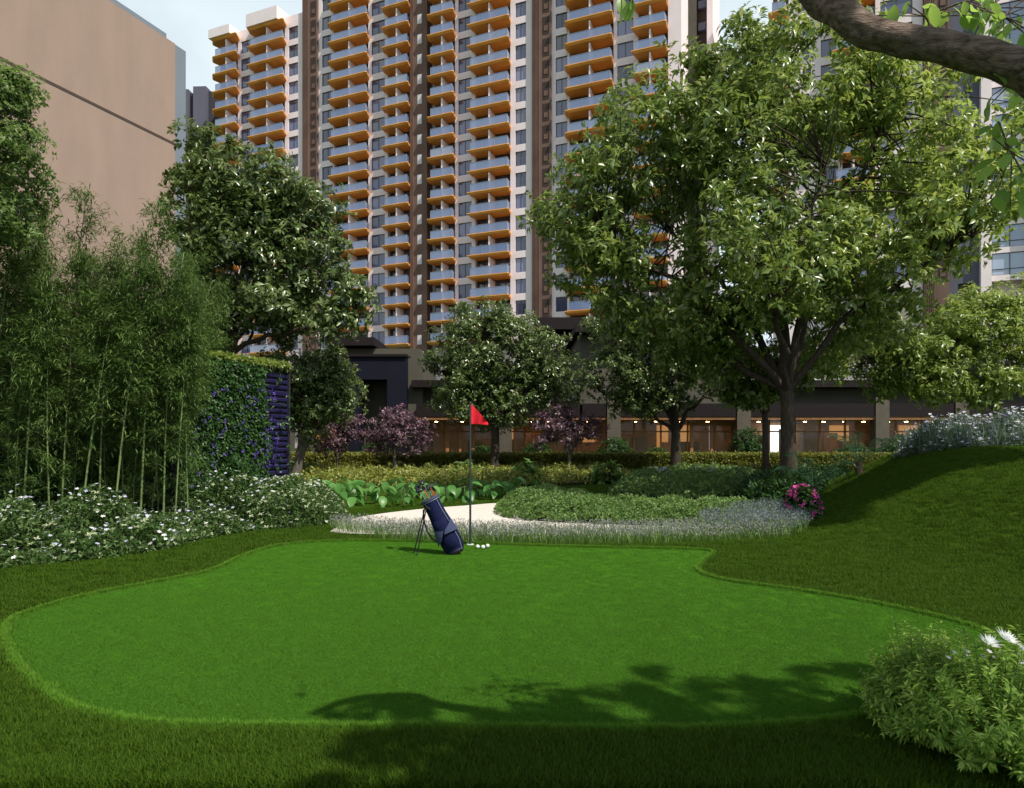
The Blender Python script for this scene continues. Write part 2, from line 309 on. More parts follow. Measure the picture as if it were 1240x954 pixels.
def scatter(name, P3, me, smin, smax, **k):
    """one object: a cloud of points carrying instances of the tuft mesh"""
    pm = bpy.data.meshes.new(name); pm.vertices.add(len(P3)); pm.vertices.foreach_set('co', np.asarray(P3, dtype=np.float32).ravel())
    o = link(name, pm, **k); src = bpy.data.objects.new(name+'_tuft', me); 
    ng = bpy.data.node_groups.new(name, 'GeometryNodeTree'); ng.interface.new_socket('Geometry', in_out='INPUT', socket_type='NodeSocketGeometry'); ng.interface.new_socket('Geometry', in_out='OUTPUT', socket_type='NodeSocketGeometry')
    N = ng.nodes; gi = N.new('NodeGroupInput'); go = N.new('NodeGroupOutput'); ip = N.new('GeometryNodeInstanceOnPoints'); oi = N.new('GeometryNodeObjectInfo'); oi.inputs['Object'].default_value = src
    rv = N.new('FunctionNodeRandomValue'); rv.data_type = 'FLOAT_VECTOR'; rv.inputs[0].default_value = (0, 0, 0); rv.inputs[1].default_value = (0, 0, 6.28)
    rs = N.new('FunctionNodeRandomValue'); rs.data_type = 'FLOAT'; rs.inputs[2].default_value = smin; rs.inputs[3].default_value = smax; rs.inputs['Seed'].default_value = 3
    ng.links.new(gi.outputs[0], ip.inputs['Points']); ng.links.new(oi.outputs['Geometry'], ip.inputs['Instance']); ng.links.new(rv.outputs[0], ip.inputs['Rotation']); ng.links.new(rs.outputs[1], ip.inputs['Scale']); ng.links.new(ip.outputs[0], go.inputs[0])
    md = o.modifiers.new('scatter', 'NODES'); md.node_group = ng; return o
def frustum_points(n, d0, d1, margin=1.08, power=1.0):
    """ground points spread over what lies before the camera, thinner with distance"""
    D = d0*(d1/d0)**rng.random(n) if power == 0 else np.sqrt(rng.uniform(d0*d0, d1*d1, n)); x = rng.uniform(-1, 1, n)*.775*margin*D; return np.stack([x, D], 1)
tcol = tuft('collar_tuft', 18, .016, .034, .0018, M['blade_collar'], .5)
# collar: a slightly taller, paler ring of grass
seg = GREEN; nxt = np.roll(GREEN, -1, 0); ln_ = np.linalg.norm(nxt-seg, axis=1); pick = rng.choice(len(seg), 14000, p=ln_/ln_.sum()); t = rng.random((14000, 1))
cp = seg[pick]*(1-t)+nxt[pick]*t; nv = unit(np.column_stack([-(nxt-seg)[pick][:, 1], (nxt-seg)[pick][:, 0]])); cp = cp+nv*rng.normal(0, .014, (14000, 1))
scatter('collar_grass', np.column_stack([cp, np.full(len(cp), .01)]), tcol, .7, 1.25, label='pale fringe of longer grass round the rim of the putting green', cat='grass', kind='stuff')

# ---------------------------------------------------------------- path and planting beds
def bedpoly(pxs, n=5): return smooth_closed([G(*p) for p in pxs], n)
PATH = bedpoly([(405,640),(435,626),(500,617),(560,612),(604,609),(612,616),(640,629),(720,634),(800,637),(880,640),(975,643),(970,646),(880,647),(700,647),(500,647),(410,645)])
link('garden_path', poly_mesh('garden_path', PATH, .008, M['path']), kind='structure')
def mass(name, label, poly, h, edge, n, ln, wd, lm, cat='plants', k=5, flowers=None, stems=0, soil=True, hvar=.25, up=.5, base=None, droop=.15, clumps=0):
    q = sample_poly(poly, n); ed = edge_dist(q, poly); nz = np.array([noise.noise(Vector((a*1.7, b*1.7, 3))) for a, b in q])
    bz = base(q[:, 0], q[:, 1]) if base else 0
    if clumps:
        cc_ = sample_poly(poly, clumps); dd = np.sqrt(((q[:, None]-cc_[None])**2).sum(2)); ci = dd.argmin(1); dm = dd.min(1); nz = nz*.4+(rng.uniform(-.9, 1.1, clumps)[ci])-1.3*(dm/.5)**2
    H = h*np.clip(ed/edge, 0, 1)**.5*(1+hvar*nz*2.8)+.03; H = np.maximum(H, .06); z = bz+H*(1-.75*rng.random(n)**1.7); pos = np.column_stack([q, z])
    td = rdir(n)*.8+np.array([0, -.15, up]); V, Fc = whorls(pos, td, k, ln, wd, droop=droop); parts = [(V, Fc, 0)]; mats = [lm]
    if flowers:
        for fm, fn, fs, lift, pet in flowers:
            j = rng.choice(n, fn); fp = np.column_stack([q[j], (bz[j] if base else 0)+H[j]+lift*rng.uniform(-.6, 1, fn)]); kk = pet; p = np.repeat(fp, kk, 0); a = rng.uniform(0, 6.28, fn).repeat(kk)+np.tile(np.arange(kk)*2*PI/kk, fn)
            ax = np.repeat(unit(rdir(fn)*.5+np.array([0, -.3, 1])), kk, 0); s = unit(np.column_stack([np.cos(a), np.sin(a), np.zeros(len(a))])); s = unit(s-ax*(s*ax).sum(1, keepdims=True))
            v2, f2 = leaves(p, s+ax*.25, ax, fs*rng.uniform(.7, 1.2, len(p)), fs*.5, .1, .1); parts.append((v2, f2, len(mats))); mats.append(fm)
    V, Fc, mi = merge(parts); me = arr_mesh(name, V, Fc, mats, mi); o = link(name, me, label=label, cat=cat, kind='stuff')
    if soil and not base: link(name+'_soil', poly_mesh(name+'_soil', poly, .005+.0006*len(bpy.data.objects) % .003, M['soil']), kind='structure').name = 'soil'
    return o
BORDER = bedpoly([(-70,704),(0,689),(60,684),(120,678),(200,666),(260,651),(330,641),(400,633),(418,622),(400,612),(300,613),(200,617),(100,622),(0,628),(-90,640)])
mass('flower_border', 'low border of white starry flowers and variegated leaves in front of the bamboo', BORDER, .50, 1.0, 17000, .085, .42, M['leaf_bed'], 'flower bed', 5, clumps=46, flowers=
     [(M['white_flower'], 520, .038, .10, 6), (M['pale_flower'], 700, .036, .20, 6), (M['cream_leaf'], 1300, .05, .0, 4)])
GREY = bedpoly([(400,642),(440,650),(500,657),(650,660),(800,659),(940,653),(962,645),(960,636),(920,636),(860,640),(800,644),(650,645),(500,643),(425,637)])
def strappy(name, label, poly, h, n, lm, extra=None, wd=.07, base=None):
    q = sample_poly(poly, n); z = base(q[:, 0], q[:, 1]) if base else np.zeros(n); pos = np.column_stack([q, z]); d = rdir(n)*.35+np.array([0, 0, 1.])
    L_ = h*rng.uniform(.45, 1.15, n); V, Fc = leaves(pos, d, rdir(n), L_, L_*wd, .1, .12); parts = [(V, Fc, 0)]; mats = [lm]
    if extra:
        em, en, es = extra; q2 = q[rng.choice(n, en)]; p2 = np.column_stack([q2+rng.normal(0, .04, (en, 2)), (base(q2[:, 0], q2[:, 1]) if base else 0)+h*rng.uniform(.45, 1.1, en)]); v2, f2 = leaves(p2, rdir(en)+np.array([0, 0, .7]), rdir(en), es, es*.3); parts.append((v2, f2, 1)); mats.append(em)
    V, Fc, mi = merge(parts); return link(name, arr_mesh(name, V, Fc, mats, mi), label=label, cat='plants', kind='stuff')
strappy('grey_grasses', 'wispy silver grey tufts edging the pale path behind the flag', GREY, .22, 7500, M['leaf_box'], (M['leaf_grey'], 15000, .04), .05)
LAV = bedpoly([(850,646),(900,651),(968,648),(975,636),(940,622),(890,626),(858,634)])
strappy('lavender_bed', 'blue grey lavender clump at the right end of the path edging', LAV, .30, 2600, M['leaf_box'], (M['leaf_blue'], 6000, .05), .06)
BEAN = bedpoly([(600,620),(625,629),(700,634),(780,636),(850,638),(905,636),(925,624),(880,616),(800,617),(745,617),(715,607),(665,600),(615,606)])
mass('groundcover_bed', 'kidney shaped bed of small leaved groundcover beside the pale path', BEAN, .30, .5, 12000, .06, .5, M['leaf_box'], 'ground cover', 5)
BOX = bedpoly([(738,604),(790,609),(870,606),(920,596),(930,586),(880,580),(800,581),(750,590)])
mass('boxwood_bed', 'rounded bed of small leaved shrubs before the hedge and big tree', BOX, .50, .7, 9000, .07, .5, M['leaf_box'], 'ground cover', 5)
YEL = bedpoly([(350,590),(440,591),(560,591),(700,586),(760,583),(760,576),(600,575),(440,575),(350,578)])
mass('yellow_groundcover', 'band of yellowish green low plants in front of the clipped hedge', YEL, .42, .8, 9000, .11, .5, M['leaf_yelbed'], 'ground cover', 4)
FL2 = bedpoly([(300,640),(400,634),(420,622),(400,606),(340,602),(300,612)])
mass('white_shrubs', 'dense green bushes dotted with white by the foot of the green wall', FL2, .50, .6, 7000, .06, .45, M['leaf_bed'], 'shrubs', 5, [(M['white_flower'], 90, .04, .03, 5), (M['cream_leaf'], 500, .045, 0, 4)])
# broad-leaved plants: each leaf a part
lv = MB(); n_ = 8
for s in range(n_+1):
    t = s/n_; w_ = .105*math.sin(PI*min(1, t*1.02))**.7*(1-.35*t); z_ = -.10*t*t; x_ = .27*t
    lv.v += [(x_, -w_, z_+.25*w_), (x_, 0, z_), (x_, w_, z_+.25*w_)]
for s in range(n_):
    a = s*3; lv.f += [(a, a+1, a+4, a+3), (a+1, a+2, a+5, a+4)]; lv.m += [0, 0]; lv.sm += [True, True]
broad_me = lv.mesh('leaf', M['leaf_broad']); stem_me = MB().tube([(0, 0, 0), (0, 0, 1)], [.008, .005], 4).mesh('stem', M['culm'])
BROAD = bedpoly([(345,612),(430,616),(520,611),(600,606),(650,599),(700,594),(712,588),(600,590),(440,593),(345,596)])
bp = sample_poly(BROAD, 400); keep = []
for p in bp:
    if all((p[0]-a[0])**2+(p[1]-a[1])**2 > .50**2 for a in keep): keep.append(p)
keep = sorted(keep, key=lambda p: p[1])[:44]
for i, p in enumerate(keep):
    rt = empty('broadleaf_plant', (p[0], p[1], 0), label='lush plant with broad bright green heart shaped leaves in the band behind the pale path', cat='plant', group='broad leaved plants behind the path')
    for j in range(7):
        a = rng.uniform(0, 6.28); h_ = rng.uniform(.16, .5); r_ = rng.uniform(.02, .16); x_, y_ = r_*math.cos(a), r_*math.sin(a)
        link('leaf', broad_me, rt, (x_, y_, h_), (rng.uniform(-.4, .4), rng.uniform(-.1, .9), a), [rng.uniform(.8, 1.3)]*3)
    mb = MB()
    for j in range(4): a = rng.uniform(0, 6.28); mb.tube([(0, 0, 0), (.1*math.cos(a), .1*math.sin(a), .4)], [.008, .005], 4)
    mb.build('stem', M['culm'], rt)
# grass blades
tl = tuft('lawn_tuft', 22, .05, .042, .0022, M['blade_lawn'], .7); tg = tuft('green_tuft', 34, .055, .009, .0013, M['blade_green'], 1.1)
q = np.concatenate([frustum_points(150000, 3.0, 18.0, 1.1, 0), (lambda e: e[np.abs(e[:, 0]) > .775*1.1*e[:, 1]])(frustum_points(160000, 1.6, 16.0, 2.1, 0))]); inn = inside(q, GREEN); ed = edge_dist(q, GREEN)
blk_ = inn | (ed < .05)
for b_ in (PATH, BORDER, BEAN, BOX, YEL, BROAD, FL2, GREY): blk_ |= inside(q, b_)
ql = q[~blk_]; ql3 = np.column_stack([ql, hillv(ql[:, 0], ql[:, 1])])
scatter('lawn_grass', ql3, tl, .6, 1.2, label='short mown dark green grass blades all over the lawn round the putting green', cat='grass', kind='stuff')
qg = q[inn]; scatter('green_turf', np.column_stack([qg, np.full(len(qg), .012)]), tg, .7, 1.2, label='closely cut bright green turf of the putting green', cat='grass', kind='stuff')
# clipped hedge
hx0, hx1, hy = P(345, 0, 28)[0], P(1110, 0, 28)[0], 28.0
hd = empty('clipped_hedge', ((hx0+hx1)/2, hy, 0), label='long low clipped hedge with yellow green top in front of the lit building', cat='hedge')
MB().box(hx0-hd.location.x, hx1-hd.location.x, -.32, .32, 0, .82).build('core', M['soil'], hd)
n = 26000; q = np.column_stack([rng.uniform(hx0, hx1, n), hy+rng.uniform(-.45, .45, n), .05+.88*rng.random(n)**.6]); fr = rng.random(n) < .6; q[fr, 1] = hy-.42+rng.normal(0, .04, fr.sum()); q[~fr, 2] = .92+rng.normal(0, .03, (~fr).sum())
V, Fc = whorls(q-np.array(hd.location), rdir(n)+np.array([0, -.4, .5]), 3, .09, .5); link('foliage', arr_mesh('foliage', V, Fc, M['leaf_hedge']), hd)

# ---------------------------------------------------------------- green wall on the left
A = Vector((-6.15, 18.0, 0)); dw = Vector((.39, 1, 0)).normalized(); ang = math.atan2(dw.y, dw.x)
gw = empty('green_wall', A, ang, label='tall dark screen wall of climbing plants with purple slats beside the bamboo', cat='green wall')
GL, GH = 3.6, 3.42
M['slat'] = mat('slat', (.024,.018,.085), .5, .4, .2, 3); M['slat_dark'] = mat('panel_dark', (.012,.012,.02), .7)
MB().box(-GL, 0, .02, .16, 0, GH).build('backing_panel', M['slat_dark'], gw)
sm_ = MB().box(-GL, -.0, -.05, .012, -.035, .035).mesh('slat', M['slat'])
for i in range(22): link('slat', sm_, gw, (0, 0, .1+i*.15), (R(18), 0, 0))
MB().box(.002, .07, -.08, .2, 0, GH+.02).build('end_post', M['slat_dark'], gw)
MB().box(-GL, 0, -.10, .18, GH+.002, GH+.08).build('coping', M['darkbrown'], gw)
n = 7200; u = -GL*rng.random(n)**.82; z = rng.uniform(.0, GH, n); kp = rng.random(n) < np.clip((-u-.85)*3+.25*np.sin(z*3+u*4), 0.04, 1); u, z = u[kp], z[kp]; n = len(u)
q = np.column_stack([u, -.1-rng.uniform(0, .12, n), z]); V1, F1 = whorls(q, rdir(n)*.6+np.array([0, -1, .1]), 4, .12, .42, down=.6)
n2 = 2600; q = np.column_stack([-GL*rng.random(n2), rng.uniform(-.15, .2, n2), GH+.1+rng.normal(0, .04, n2)]); V2, F2 = whorls(q, rdir(n2)+np.array([0, 0, .6]), 3, .10, .45)
n3 = 130; q = np.column_stack([-.7-(GL-.7)*rng.random(n3)**1.5, np.full(n3, -.25)-rng.uniform(0, .1, n3), rng.uniform(.3, 2.9, n3)]); V3, F3 = whorls(q, rdir(n3)*.5+np.array([0, -1, .1]), 5, .06, .5)
V, Fc, mi = merge([(V1, F1, 0), (V2, F2, 1), (V3, F3, 2)]); link('climbers', arr_mesh('climbers', V, Fc, [M['leaf_green_wall'], M['leaf_yel'], M['purple_flower']], mi), gw, kind='stuff')

# ---------------------------------------------------------------- bamboo
def bamboo_proto(h, lean, nl, t0):
    c = MB(); bend = rng.uniform(.02, .06); ax = lambda t: np.array([lean*t*h+bend*h*t*t*t, 0, t*h]); N = 16
    pts, rad = [], []
    for i in range(N+1):
        t = i/N; r_ = .021*(1-.74*t); pts += [ax(t), ax(min(1, t+.004))]; rad += [r_*1.25, r_]
    c.tube(pts, rad, 6)
    br = MB(); P_ = []; T_ = []
    for i in range(46):
        t = t0+(.98-t0)*(i/45)+rng.uniform(-.01, .01); t = min(t, .99); a = rng.uniform(0, 6.28); l = (1.15-.85*t)*rng.uniform(.5, 1.0)*(.6 if t < .4 else 1); o = ax(t)
        e = o+np.array([math.cos(a)*l*.8, math.sin(a)*l*.8, l*.42]); m_ = (o+e)/2+np.array([0, 0, .1*l]); br.tube([o, m_, e], [.006, .004, .002], 3, cap=False)
        k = max(6, int(nl/46*(.45 if t < .5 else 1.2 if t < .8 else .6))); s = rng.uniform(.2, 1.08, (k, 1)); P_.append(o*(1-s)+e*s+rng.normal(0, .10, (k, 3))); T_.append(np.tile(unit((e-o)[None]), (k, 1)))
    P_ = np.concatenate(P_); T_ = np.concatenate(T_)+rdir(len(P_))*.9; T_[:, 2] -= .25
    V, Fc = leaves(P_, T_, rdir(len(P_))*.5+np.array([0, 0, 1.]), .17*rng.uniform(.6, 1.3, len(P_)), .023, .15, .3)
    return c.mesh('culm', M['culm']), br.mesh('twigs', M['culm']), arr_mesh('foliage', V, Fc, M['leaf_bamboo'])
protos = [bamboo_proto(h, l, n, t0) for h, l, n, t0 in [(6.9, .05, 5000, .26), (6.0, .11, 4200, .34), (6.4, .02, 4600, .20), (5.4, .08, 4000, .38), (5.8, -.03, 4200, .14), (6.2, .05, 6400, .06), (5.8, -.04, 6400, .1)]]
# (photo column of the foot, distance, relative height)
spots = [(-60,13.6,1.0),(-20,13.2,1.02),(8,13.8,1.0),(28,12.9,.97),(55,14.4,.93),(74,13.1,.92),(98,12.8,.92),(120,13.2,.95),(138,12.7,.98),(150,13.9,.93),(170,13.0,.88),(183,13.8,.9),(198,13.0,.84),(215,14.2,.88),(228,13.3,.82),(-35,15.2,1.12),(15,15.4,1.1),(45,15.6,1.05),(85,15.0,1.05),(112,15.6,1.0),(145,15.6,1.0),(178,15.6,.98),(205,15.8,.95),(232,16.0,.93),(60,12.7,.8),(212,12.9,.7),(-10,16.4,1.05),(35,16.6,1.0),(70,16.4,1.0),(100,16.8,.98),(130,16.5,.95),(160,16.9,.95),(190,16.8,.92),(220,17.2,.9),(245,17.4,.88)]
spots += [(-30,13.2,.46),(18,12.9,.5),(48,13.6,.55),(88,13.3,.46),(128,13.6,.5),(160,13.4,.44),(192,13.5,.48),(222,13.8,.5),(5,14.0,.6),(110,14.2,.6),(176,14.3,.58)]
for i, (px, D, s) in enumerate(spots):
    pr = protos[i % 5] if D < 15.1 and s > .65 else protos[5+i % 2]; x, y, _ = P(px, 0, D); rt = empty('bamboo', (x, y, 0), rng.uniform(-.5, .5), label='slender green bamboo culm with feathery dark leaves in the thicket before the tan wall', cat='bamboo', group='bamboo thicket in front of the tan wall')
    rt.scale = (s, s, s*rng.uniform(.94, 1.05))
    link('culm', pr[0], rt); link('twigs', pr[1], rt, kind='stuff'); link('foliage', pr[2], rt)
UND = bedpoly([(-90,640),(0,629),(100,623),(200,618),(300,614),(330,600),(200,600),(0,603),(-120,612)])
BACK = np.array([P(-120,0,15.4)[:2],P(250,0,17.2)[:2],P(262,0,18.6)[:2],P(-140,0,17.2)[:2]])
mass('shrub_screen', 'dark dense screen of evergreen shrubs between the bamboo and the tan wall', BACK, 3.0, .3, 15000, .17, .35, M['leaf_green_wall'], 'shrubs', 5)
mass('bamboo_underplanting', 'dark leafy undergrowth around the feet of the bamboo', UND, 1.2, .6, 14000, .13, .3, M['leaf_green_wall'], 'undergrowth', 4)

# ---------------------------------------------------------------- trees of the garden
make_tree('broadleaf_tree', 'very large broad crowned tree with grey brown trunk at the foot of the mound', 'tree', (P(957, 0, 16)[0], 16, 0), P(953, 470, 16), .215,
    [E(885,95,75,65,16,2.2),E(790,190,95,75,16,2.6),E(720,260,72,70,15.5,2.2),E(740,330,62,48,16,1.8),E(900,200,110,110,16,3.4),E(1000,110,95,70,16.5,3),E(1110,180,95,80,16.5,3),E(1060,290,110,85,16,3.2),E(880,320,110,80,15,3),E(1150,260,70,60,16,2.4),E(800,385,80,40,17,2.4),E(1030,375,75,45,16.5,2.6),E(870,425,58,30,17.5,2),E(1000,430,42,34,18,1.6),E(930,60,45,50,16.5,1.5),E(945,345,85,60,15.3,1.8),E(1070,110,70,50,15.5,1.6)],
    640, 76000, .20, .42, M['leaf_big'], M['bark'], .60, 7, 10, mats_split=(M['leaf_yel'], 7.2))  # paler leaves on the right: the crown's sunlit side put into the colour
make_tree('glossy_tree', 'dense glossy leaved tree rising behind the green wall in front of the tower', 'tree', (P(262, 0, 22)[0], 22, 0), P(275, 430, 22), .2,
    [E(300,230,70,50,22),E(350,270,70,60,22),E(255,250,48,70,22),E(290,310,80,60,22),E(375,330,48,45,22),E(240,200,28,40,22),E(425,365,36,30,21),E(330,370,60,40,22),E(260,380,50,50,22),E(400,395,26,22,21.5)],
    300, 36000, .23, .42, M['leaf_dark'], M['bark'], .62, 7, 8)
make_tree('small_leaf_tree', 'smaller pale flecked tree standing right behind the end of the green wall', 'tree', (P(357, 0, 23)[0], 23, 0), P(374, 500, 23), .17,
    [E(370,445,52,36,23),E(400,470,34,34,23),E(350,480,40,35,23),E(385,505,40,22,23)], 140, 19000, .16, .44, M['leaf_dark'], M['bark_grey'], .5, 7, 6)
make_tree('round_tree', 'round headed tree in the centre behind the red flag', 'tree', (P(598, 0, 26)[0], 26, 0), P(600, 515, 26), .2,
    [E(600,420,78,48,26),E(555,455,52,48,26),E(655,450,55,50,26),E(600,475,85,42,26),E(590,390,55,22,26)], 290, 38000, .16, .44, M['leaf_dark'], M['bark'], .55, 7, 7)
make_tree('shade_tree', 'dark spreading tree between the purple tree and the big tree', 'tree', (P(817, 0, 24.5)[0], 24.5, 0), P(818, 520, 24.5), .22,
    [E(770,400,58,40,24.5),E(820,440,75,42,24.5),E(745,450,48,36,24.5),E(850,395,50,40,25),E(790,480,60,22,24.5)], 230, 29000, .18, .42, M['leaf_dark'], M['bark'], .6, 7, 7)
make_tree('slim_tree', 'slim forked tree just left of the big tree trunk', 'tree', (P(930, 0, 19.5)[0], 19.5, 0), P(926, 500, 19.5), .11,
    [E(900,440,45,32,19.5),E(945,455,36,26,19.5),E(905,475,30,18,19.5)], 80, 9000, .17, .42, M['leaf_big'], M['bark'], .45, 7, 5)
make_tree('side_tree', 'olive green tree behind the mound flowers at the right edge', 'tree', (P(1262, 0, 20)[0], 20, 0), P(1205, 492, 20), .15,
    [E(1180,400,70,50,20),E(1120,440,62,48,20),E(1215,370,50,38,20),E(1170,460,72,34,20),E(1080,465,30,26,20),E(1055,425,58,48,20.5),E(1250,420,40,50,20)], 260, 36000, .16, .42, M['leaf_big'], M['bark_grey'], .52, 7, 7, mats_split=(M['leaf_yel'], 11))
make_tree('left_edge_tree', 'light green tree reaching in at the left edge above the bamboo', 'tree', (-11.2, 11.5, 0), (-10.6, 11.5, 3.6), .16,
    [E(5,150,42,62,11.5,.9),E(-50,190,90,120,11.8,1.4),E(-10,255,40,40,11.5,.7),E(15,110,22,28,11.5,.5)], 170, 24000, .10, .44, M['leaf_near'], M['bark_grey'], .34, 7, 6)
for px, lab, (D, ells) in [(477, 'small purple leaved tree on a thin trunk left of the flag', (25, [E(482,512,38,22,25),E(465,530,26,18,25),E(500,528,24,18,25)])), (689, 'small purple leaved tree on a thin trunk right of the flag', (25, [E(688,508,44,24,25),E(665,522,30,20,25),E(712,525,26,20,25)]))]:
    make_tree('purple_tree', lab, 'tree', (P(px, 0, D)[0], D, 0), P(px, 548, D), .085, ells, 46, 4600, .13, .45, M['leaf_purple'], M['bark_grey'], .36, 7, 6, group='purple leaved ornamental trees')
make_tree('reddish_bush', 'dark reddish purple bush under the tree by the green wall', 'shrub', (P(408, 0, 25.5)[0], 25.5, 0), P(408, 560, 25.5), .06, [E(400,530,36,20,25.5),E(425,515,20,16,25.5)], 30, 3500, .14, .42, M['leaf_purple'], M['bark'], .4, 7, 4)

# near tree, off to the right of the camera: its bough crosses the top right corner, its crown shades the foreground
nb = empty('overhanging_tree', (3.9, .5, 0), label='near tree whose thick brown bough crosses the top right corner', cat='tree'); B = Vector((3.9, .5, 0))
M['bark_near'] = mat('bark_near', (.075,.052,.04), .85, .25, 0, 13, 1.0, 60, stretch=(.7, 5, 5), col2=(.34,.25,.20), detail=10)
trunk = bez(Vector((3.9, .5, 0)), Vector((3.75, .6, 1.3)), Vector((3.3, .8, 2.5)), 10)
MB().tube([p-B for p in trunk], [.22-.009*i for i in range(11)], 20, rough=.2, rs=4).build('trunk', M['bark_near'], nb)
KN = .70
ctrl = [Vector((3.3, .8, 2.45)), Vector((2.82, 1.25, 2.56)), Vector((2.32, 1.72, 2.66))]+[Vector(P(a, b, c*KN)) for a, b, c in [(1320,108,3.05),(1240,84,3.15),(1180,67,3.2),(1130,55,3.25),(1085,48,3.3),(1050,38,3.33),(1018,17,3.36),(988,-4,3.42)]]+[Vector(q_) for q_ in [(.95,2.3,3.35),(.88,2.1,3.55),(.9,1.8,3.8)]]
rad = [v*KN*.9 for v in [.16,.13,.11,.098,.093,.086,.081,.079,.080,.083,.080,.07,.055,.03]]; fine = []; fr_ = []
for i in range(len(ctrl)-1):
    for j in range(10):
        t = j/10; a, b, c, d = ctrl[max(i-1, 0)], ctrl[i], ctrl[i+1], ctrl[min(i+2, len(ctrl)-1)]
        fine.append(.5*((2*b)+(-a+c)*t+(2*a-5*b+4*c-d)*t*t+(-a+3*b-3*c+d)*t**3)); fr_.append(rad[i]*(1-t)+rad[i+1]*t)
MB().tube([p-B for p in fine], fr_, 64, rough=.16, rs=12).build('branch', M['bark_near'], nb)
c2 = bez(Vector((3.3, .8, 2.4)), Vector((2.8, .3, 3.4)), Vector((2.2, -.4, 5.0)), 8); MB().tube([p-B for p in c2], [.12-.011*i for i in range(9)], 12, rough=.1, rs=3).build('branch', M['bark_near'], nb)
c3 = bez(Vector((3.3, .8, 2.4)), Vector((4.3, .2, 3.8)), Vector((4.8, -.8, 5.4)), 8); MB().tube([p-B for p in c3], [.12-.011*i for i in range(9)], 12, rough=.1, rs=3).build('branch', M['bark_near'], nb)
def crown_blob(ells, nsub, nleaf, subr, ln, m, base, parent, k=6, wd=.42, name='crown'):
    w = np.array([e[3]*e[4]+e[3]*e[5]+e[4]*e[5] for e in ells]); e = np.array(ells)[rng.choice(len(ells), nsub, p=w/w.sum())]; C = e[:, :3]+rdir(nsub)*(rng.random((nsub, 1))**.4)*e[:, 3:6]
    per = nleaf//(nsub*k); Cc = np.repeat(C, per, 0); dv = rdir(len(Cc)); pos = Cc+dv*subr*rng.random((len(Cc), 1))**.5*np.array([1, 1, .6]); V, Fc = whorls(pos, dv+np.array([0, 0, .3]), k, ln, wd)
    return link(name, arr_mesh(name, V-np.array(base), Fc, m), parent)
def shadow_of(x, y, h):     # where a clump must hang to shade the ground point (x, y)
    t = h/sdir.z; return (x+sdir.x*t, y+sdir.y*t, h)
cl = []
for px, py, h, r in [(420,868,5.0,.13),(470,862,5.1,.15),(520,852,5.2,.15),(450,905,5.2,.26),(520,885,5.0,.2),(590,868,5.3,.14),(640,862,5.3,.15),(600,900,5.4,.30),(690,858,5.2,.17),(720,885,5.1,.30),(762,806,5.6,.13),(785,815,5.6,.11),(745,842,5.4,.15),(800,850,5.3,.16),(800,905,5.0,.40),(860,838,5.5,.14),(900,830,5.5,.14),(945,838,5.7,.16),(985,822,5.7,.14),(1030,815,5.7,.15),(1065,822,5.7,.12),(1010,845,5.5,.2),(930,862,5.4,.2),(1030,866,5.4,.16),(900,895,5.2,.3),(985,890,5.4,.26),(690,935,5.1,.42),(840,945,5.4,.42),(985,935,5.5,.36),(570,975,5,.4),(780,1000,5,.6),(930,1005,5,.5),(355,955,4.9,.14),(560,935,4.9,.22)]:
    x, y = G(px, py); c = shadow_of(x, y, h); cl.append((*c, r*1.15, r*1.0, r*.5))
crown_blob(cl, 230, 34000, .15, .085, M['leaf_near'], B, nb)
tw = MB()
for c in cl:
    c = Vector(c[:3]); pts_ = [Vector(p) for p in c2[3:]+c3[3:]+fine[105:]]; a = min(pts_, key=lambda p: (p-c).length); tw.tube([p-B for p in bez(a, a.lerp(c, .5)+Vector((0, 0, .2)), c, 4)], [.03, .025, .018, .012, .006], 5, cap=False)
tw.build('twigs', M['bark_near'], nb, kind='stuff')
# leaves one can tell apart near the bough
lf = MB(); n_ = 6
for s in range(n_+1):
    t = s/n_; w_ = .024*math.sin(PI*min(1, t+.02))**.8; lf.v += [(.09*t, -w_, -.02*t*t+.2*w_), (.09*t, 0, -.02*t*t), (.09*t, w_, -.02*t*t+.2*w_)]
for s in range(n_): a = s*3; lf.f += [(a, a+1, a+4, a+3), (a+1, a+2, a+5, a+4)]; lf.m += [0, 0]; lf.sm += [True, True]
M['leaf_near_obj'] = leafmat('leaf_near_obj', [(.14,.27,.04),(.25,.40,.08),(.10,.20,.03)], .4, .4, .55, island=False); near_leaf = lf.mesh('leaf', M['leaf_near_obj'])
twg = MB()
for (cx, cy, D, n, sx, sy) in [(q_[0], q_[1], q_[2]*KN, *q_[3:]) for q_ in [(766,2,3.4,5,10,8),(1120,20,3.6,26,55,16),(1215,20,3.5,26,30,22),(1085,70,3.7,0,1,1),(1225,100,3.4,12,20,14),(1225,185,3.3,34,24,34),(1195,10,3.6,16,40,10)]]:
    pts_ = []
    for j in range(n):
        p = Vector(P(cx+rng.normal(0, 1)*sx*.8, cy+rng.normal(0, 1)*sy*.8, D+rng.normal(0, .08))); a = rng.uniform(-PI, PI); pts_.append(p)
        link('leaf', near_leaf, nb, p-B, (rng.uniform(-.9, .9), rng.uniform(.2, 1.4), a), [KN*rng.uniform(.8, 1.35)]*3)
    if n:
        a0 = Vector(P(cx+30, min(cy, 60)-90, D+.05)) if cx < 900 else Vector(P(1290, cy-40, D)); m0 = Vector(P(cx, cy, D)); twg.tube([p-B for p in bez(a0, a0.lerp(m0, .5)+Vector((0, 0, .05)), m0, 4)], [.008, .007, .005, .004, .003], 5, cap=False)
        for p in pts_[::2]: twg.tube([m0-B, p-B], [.003, .002], 3, cap=False)
twg.build('twigs', M['bark_near'], nb, kind='stuff')
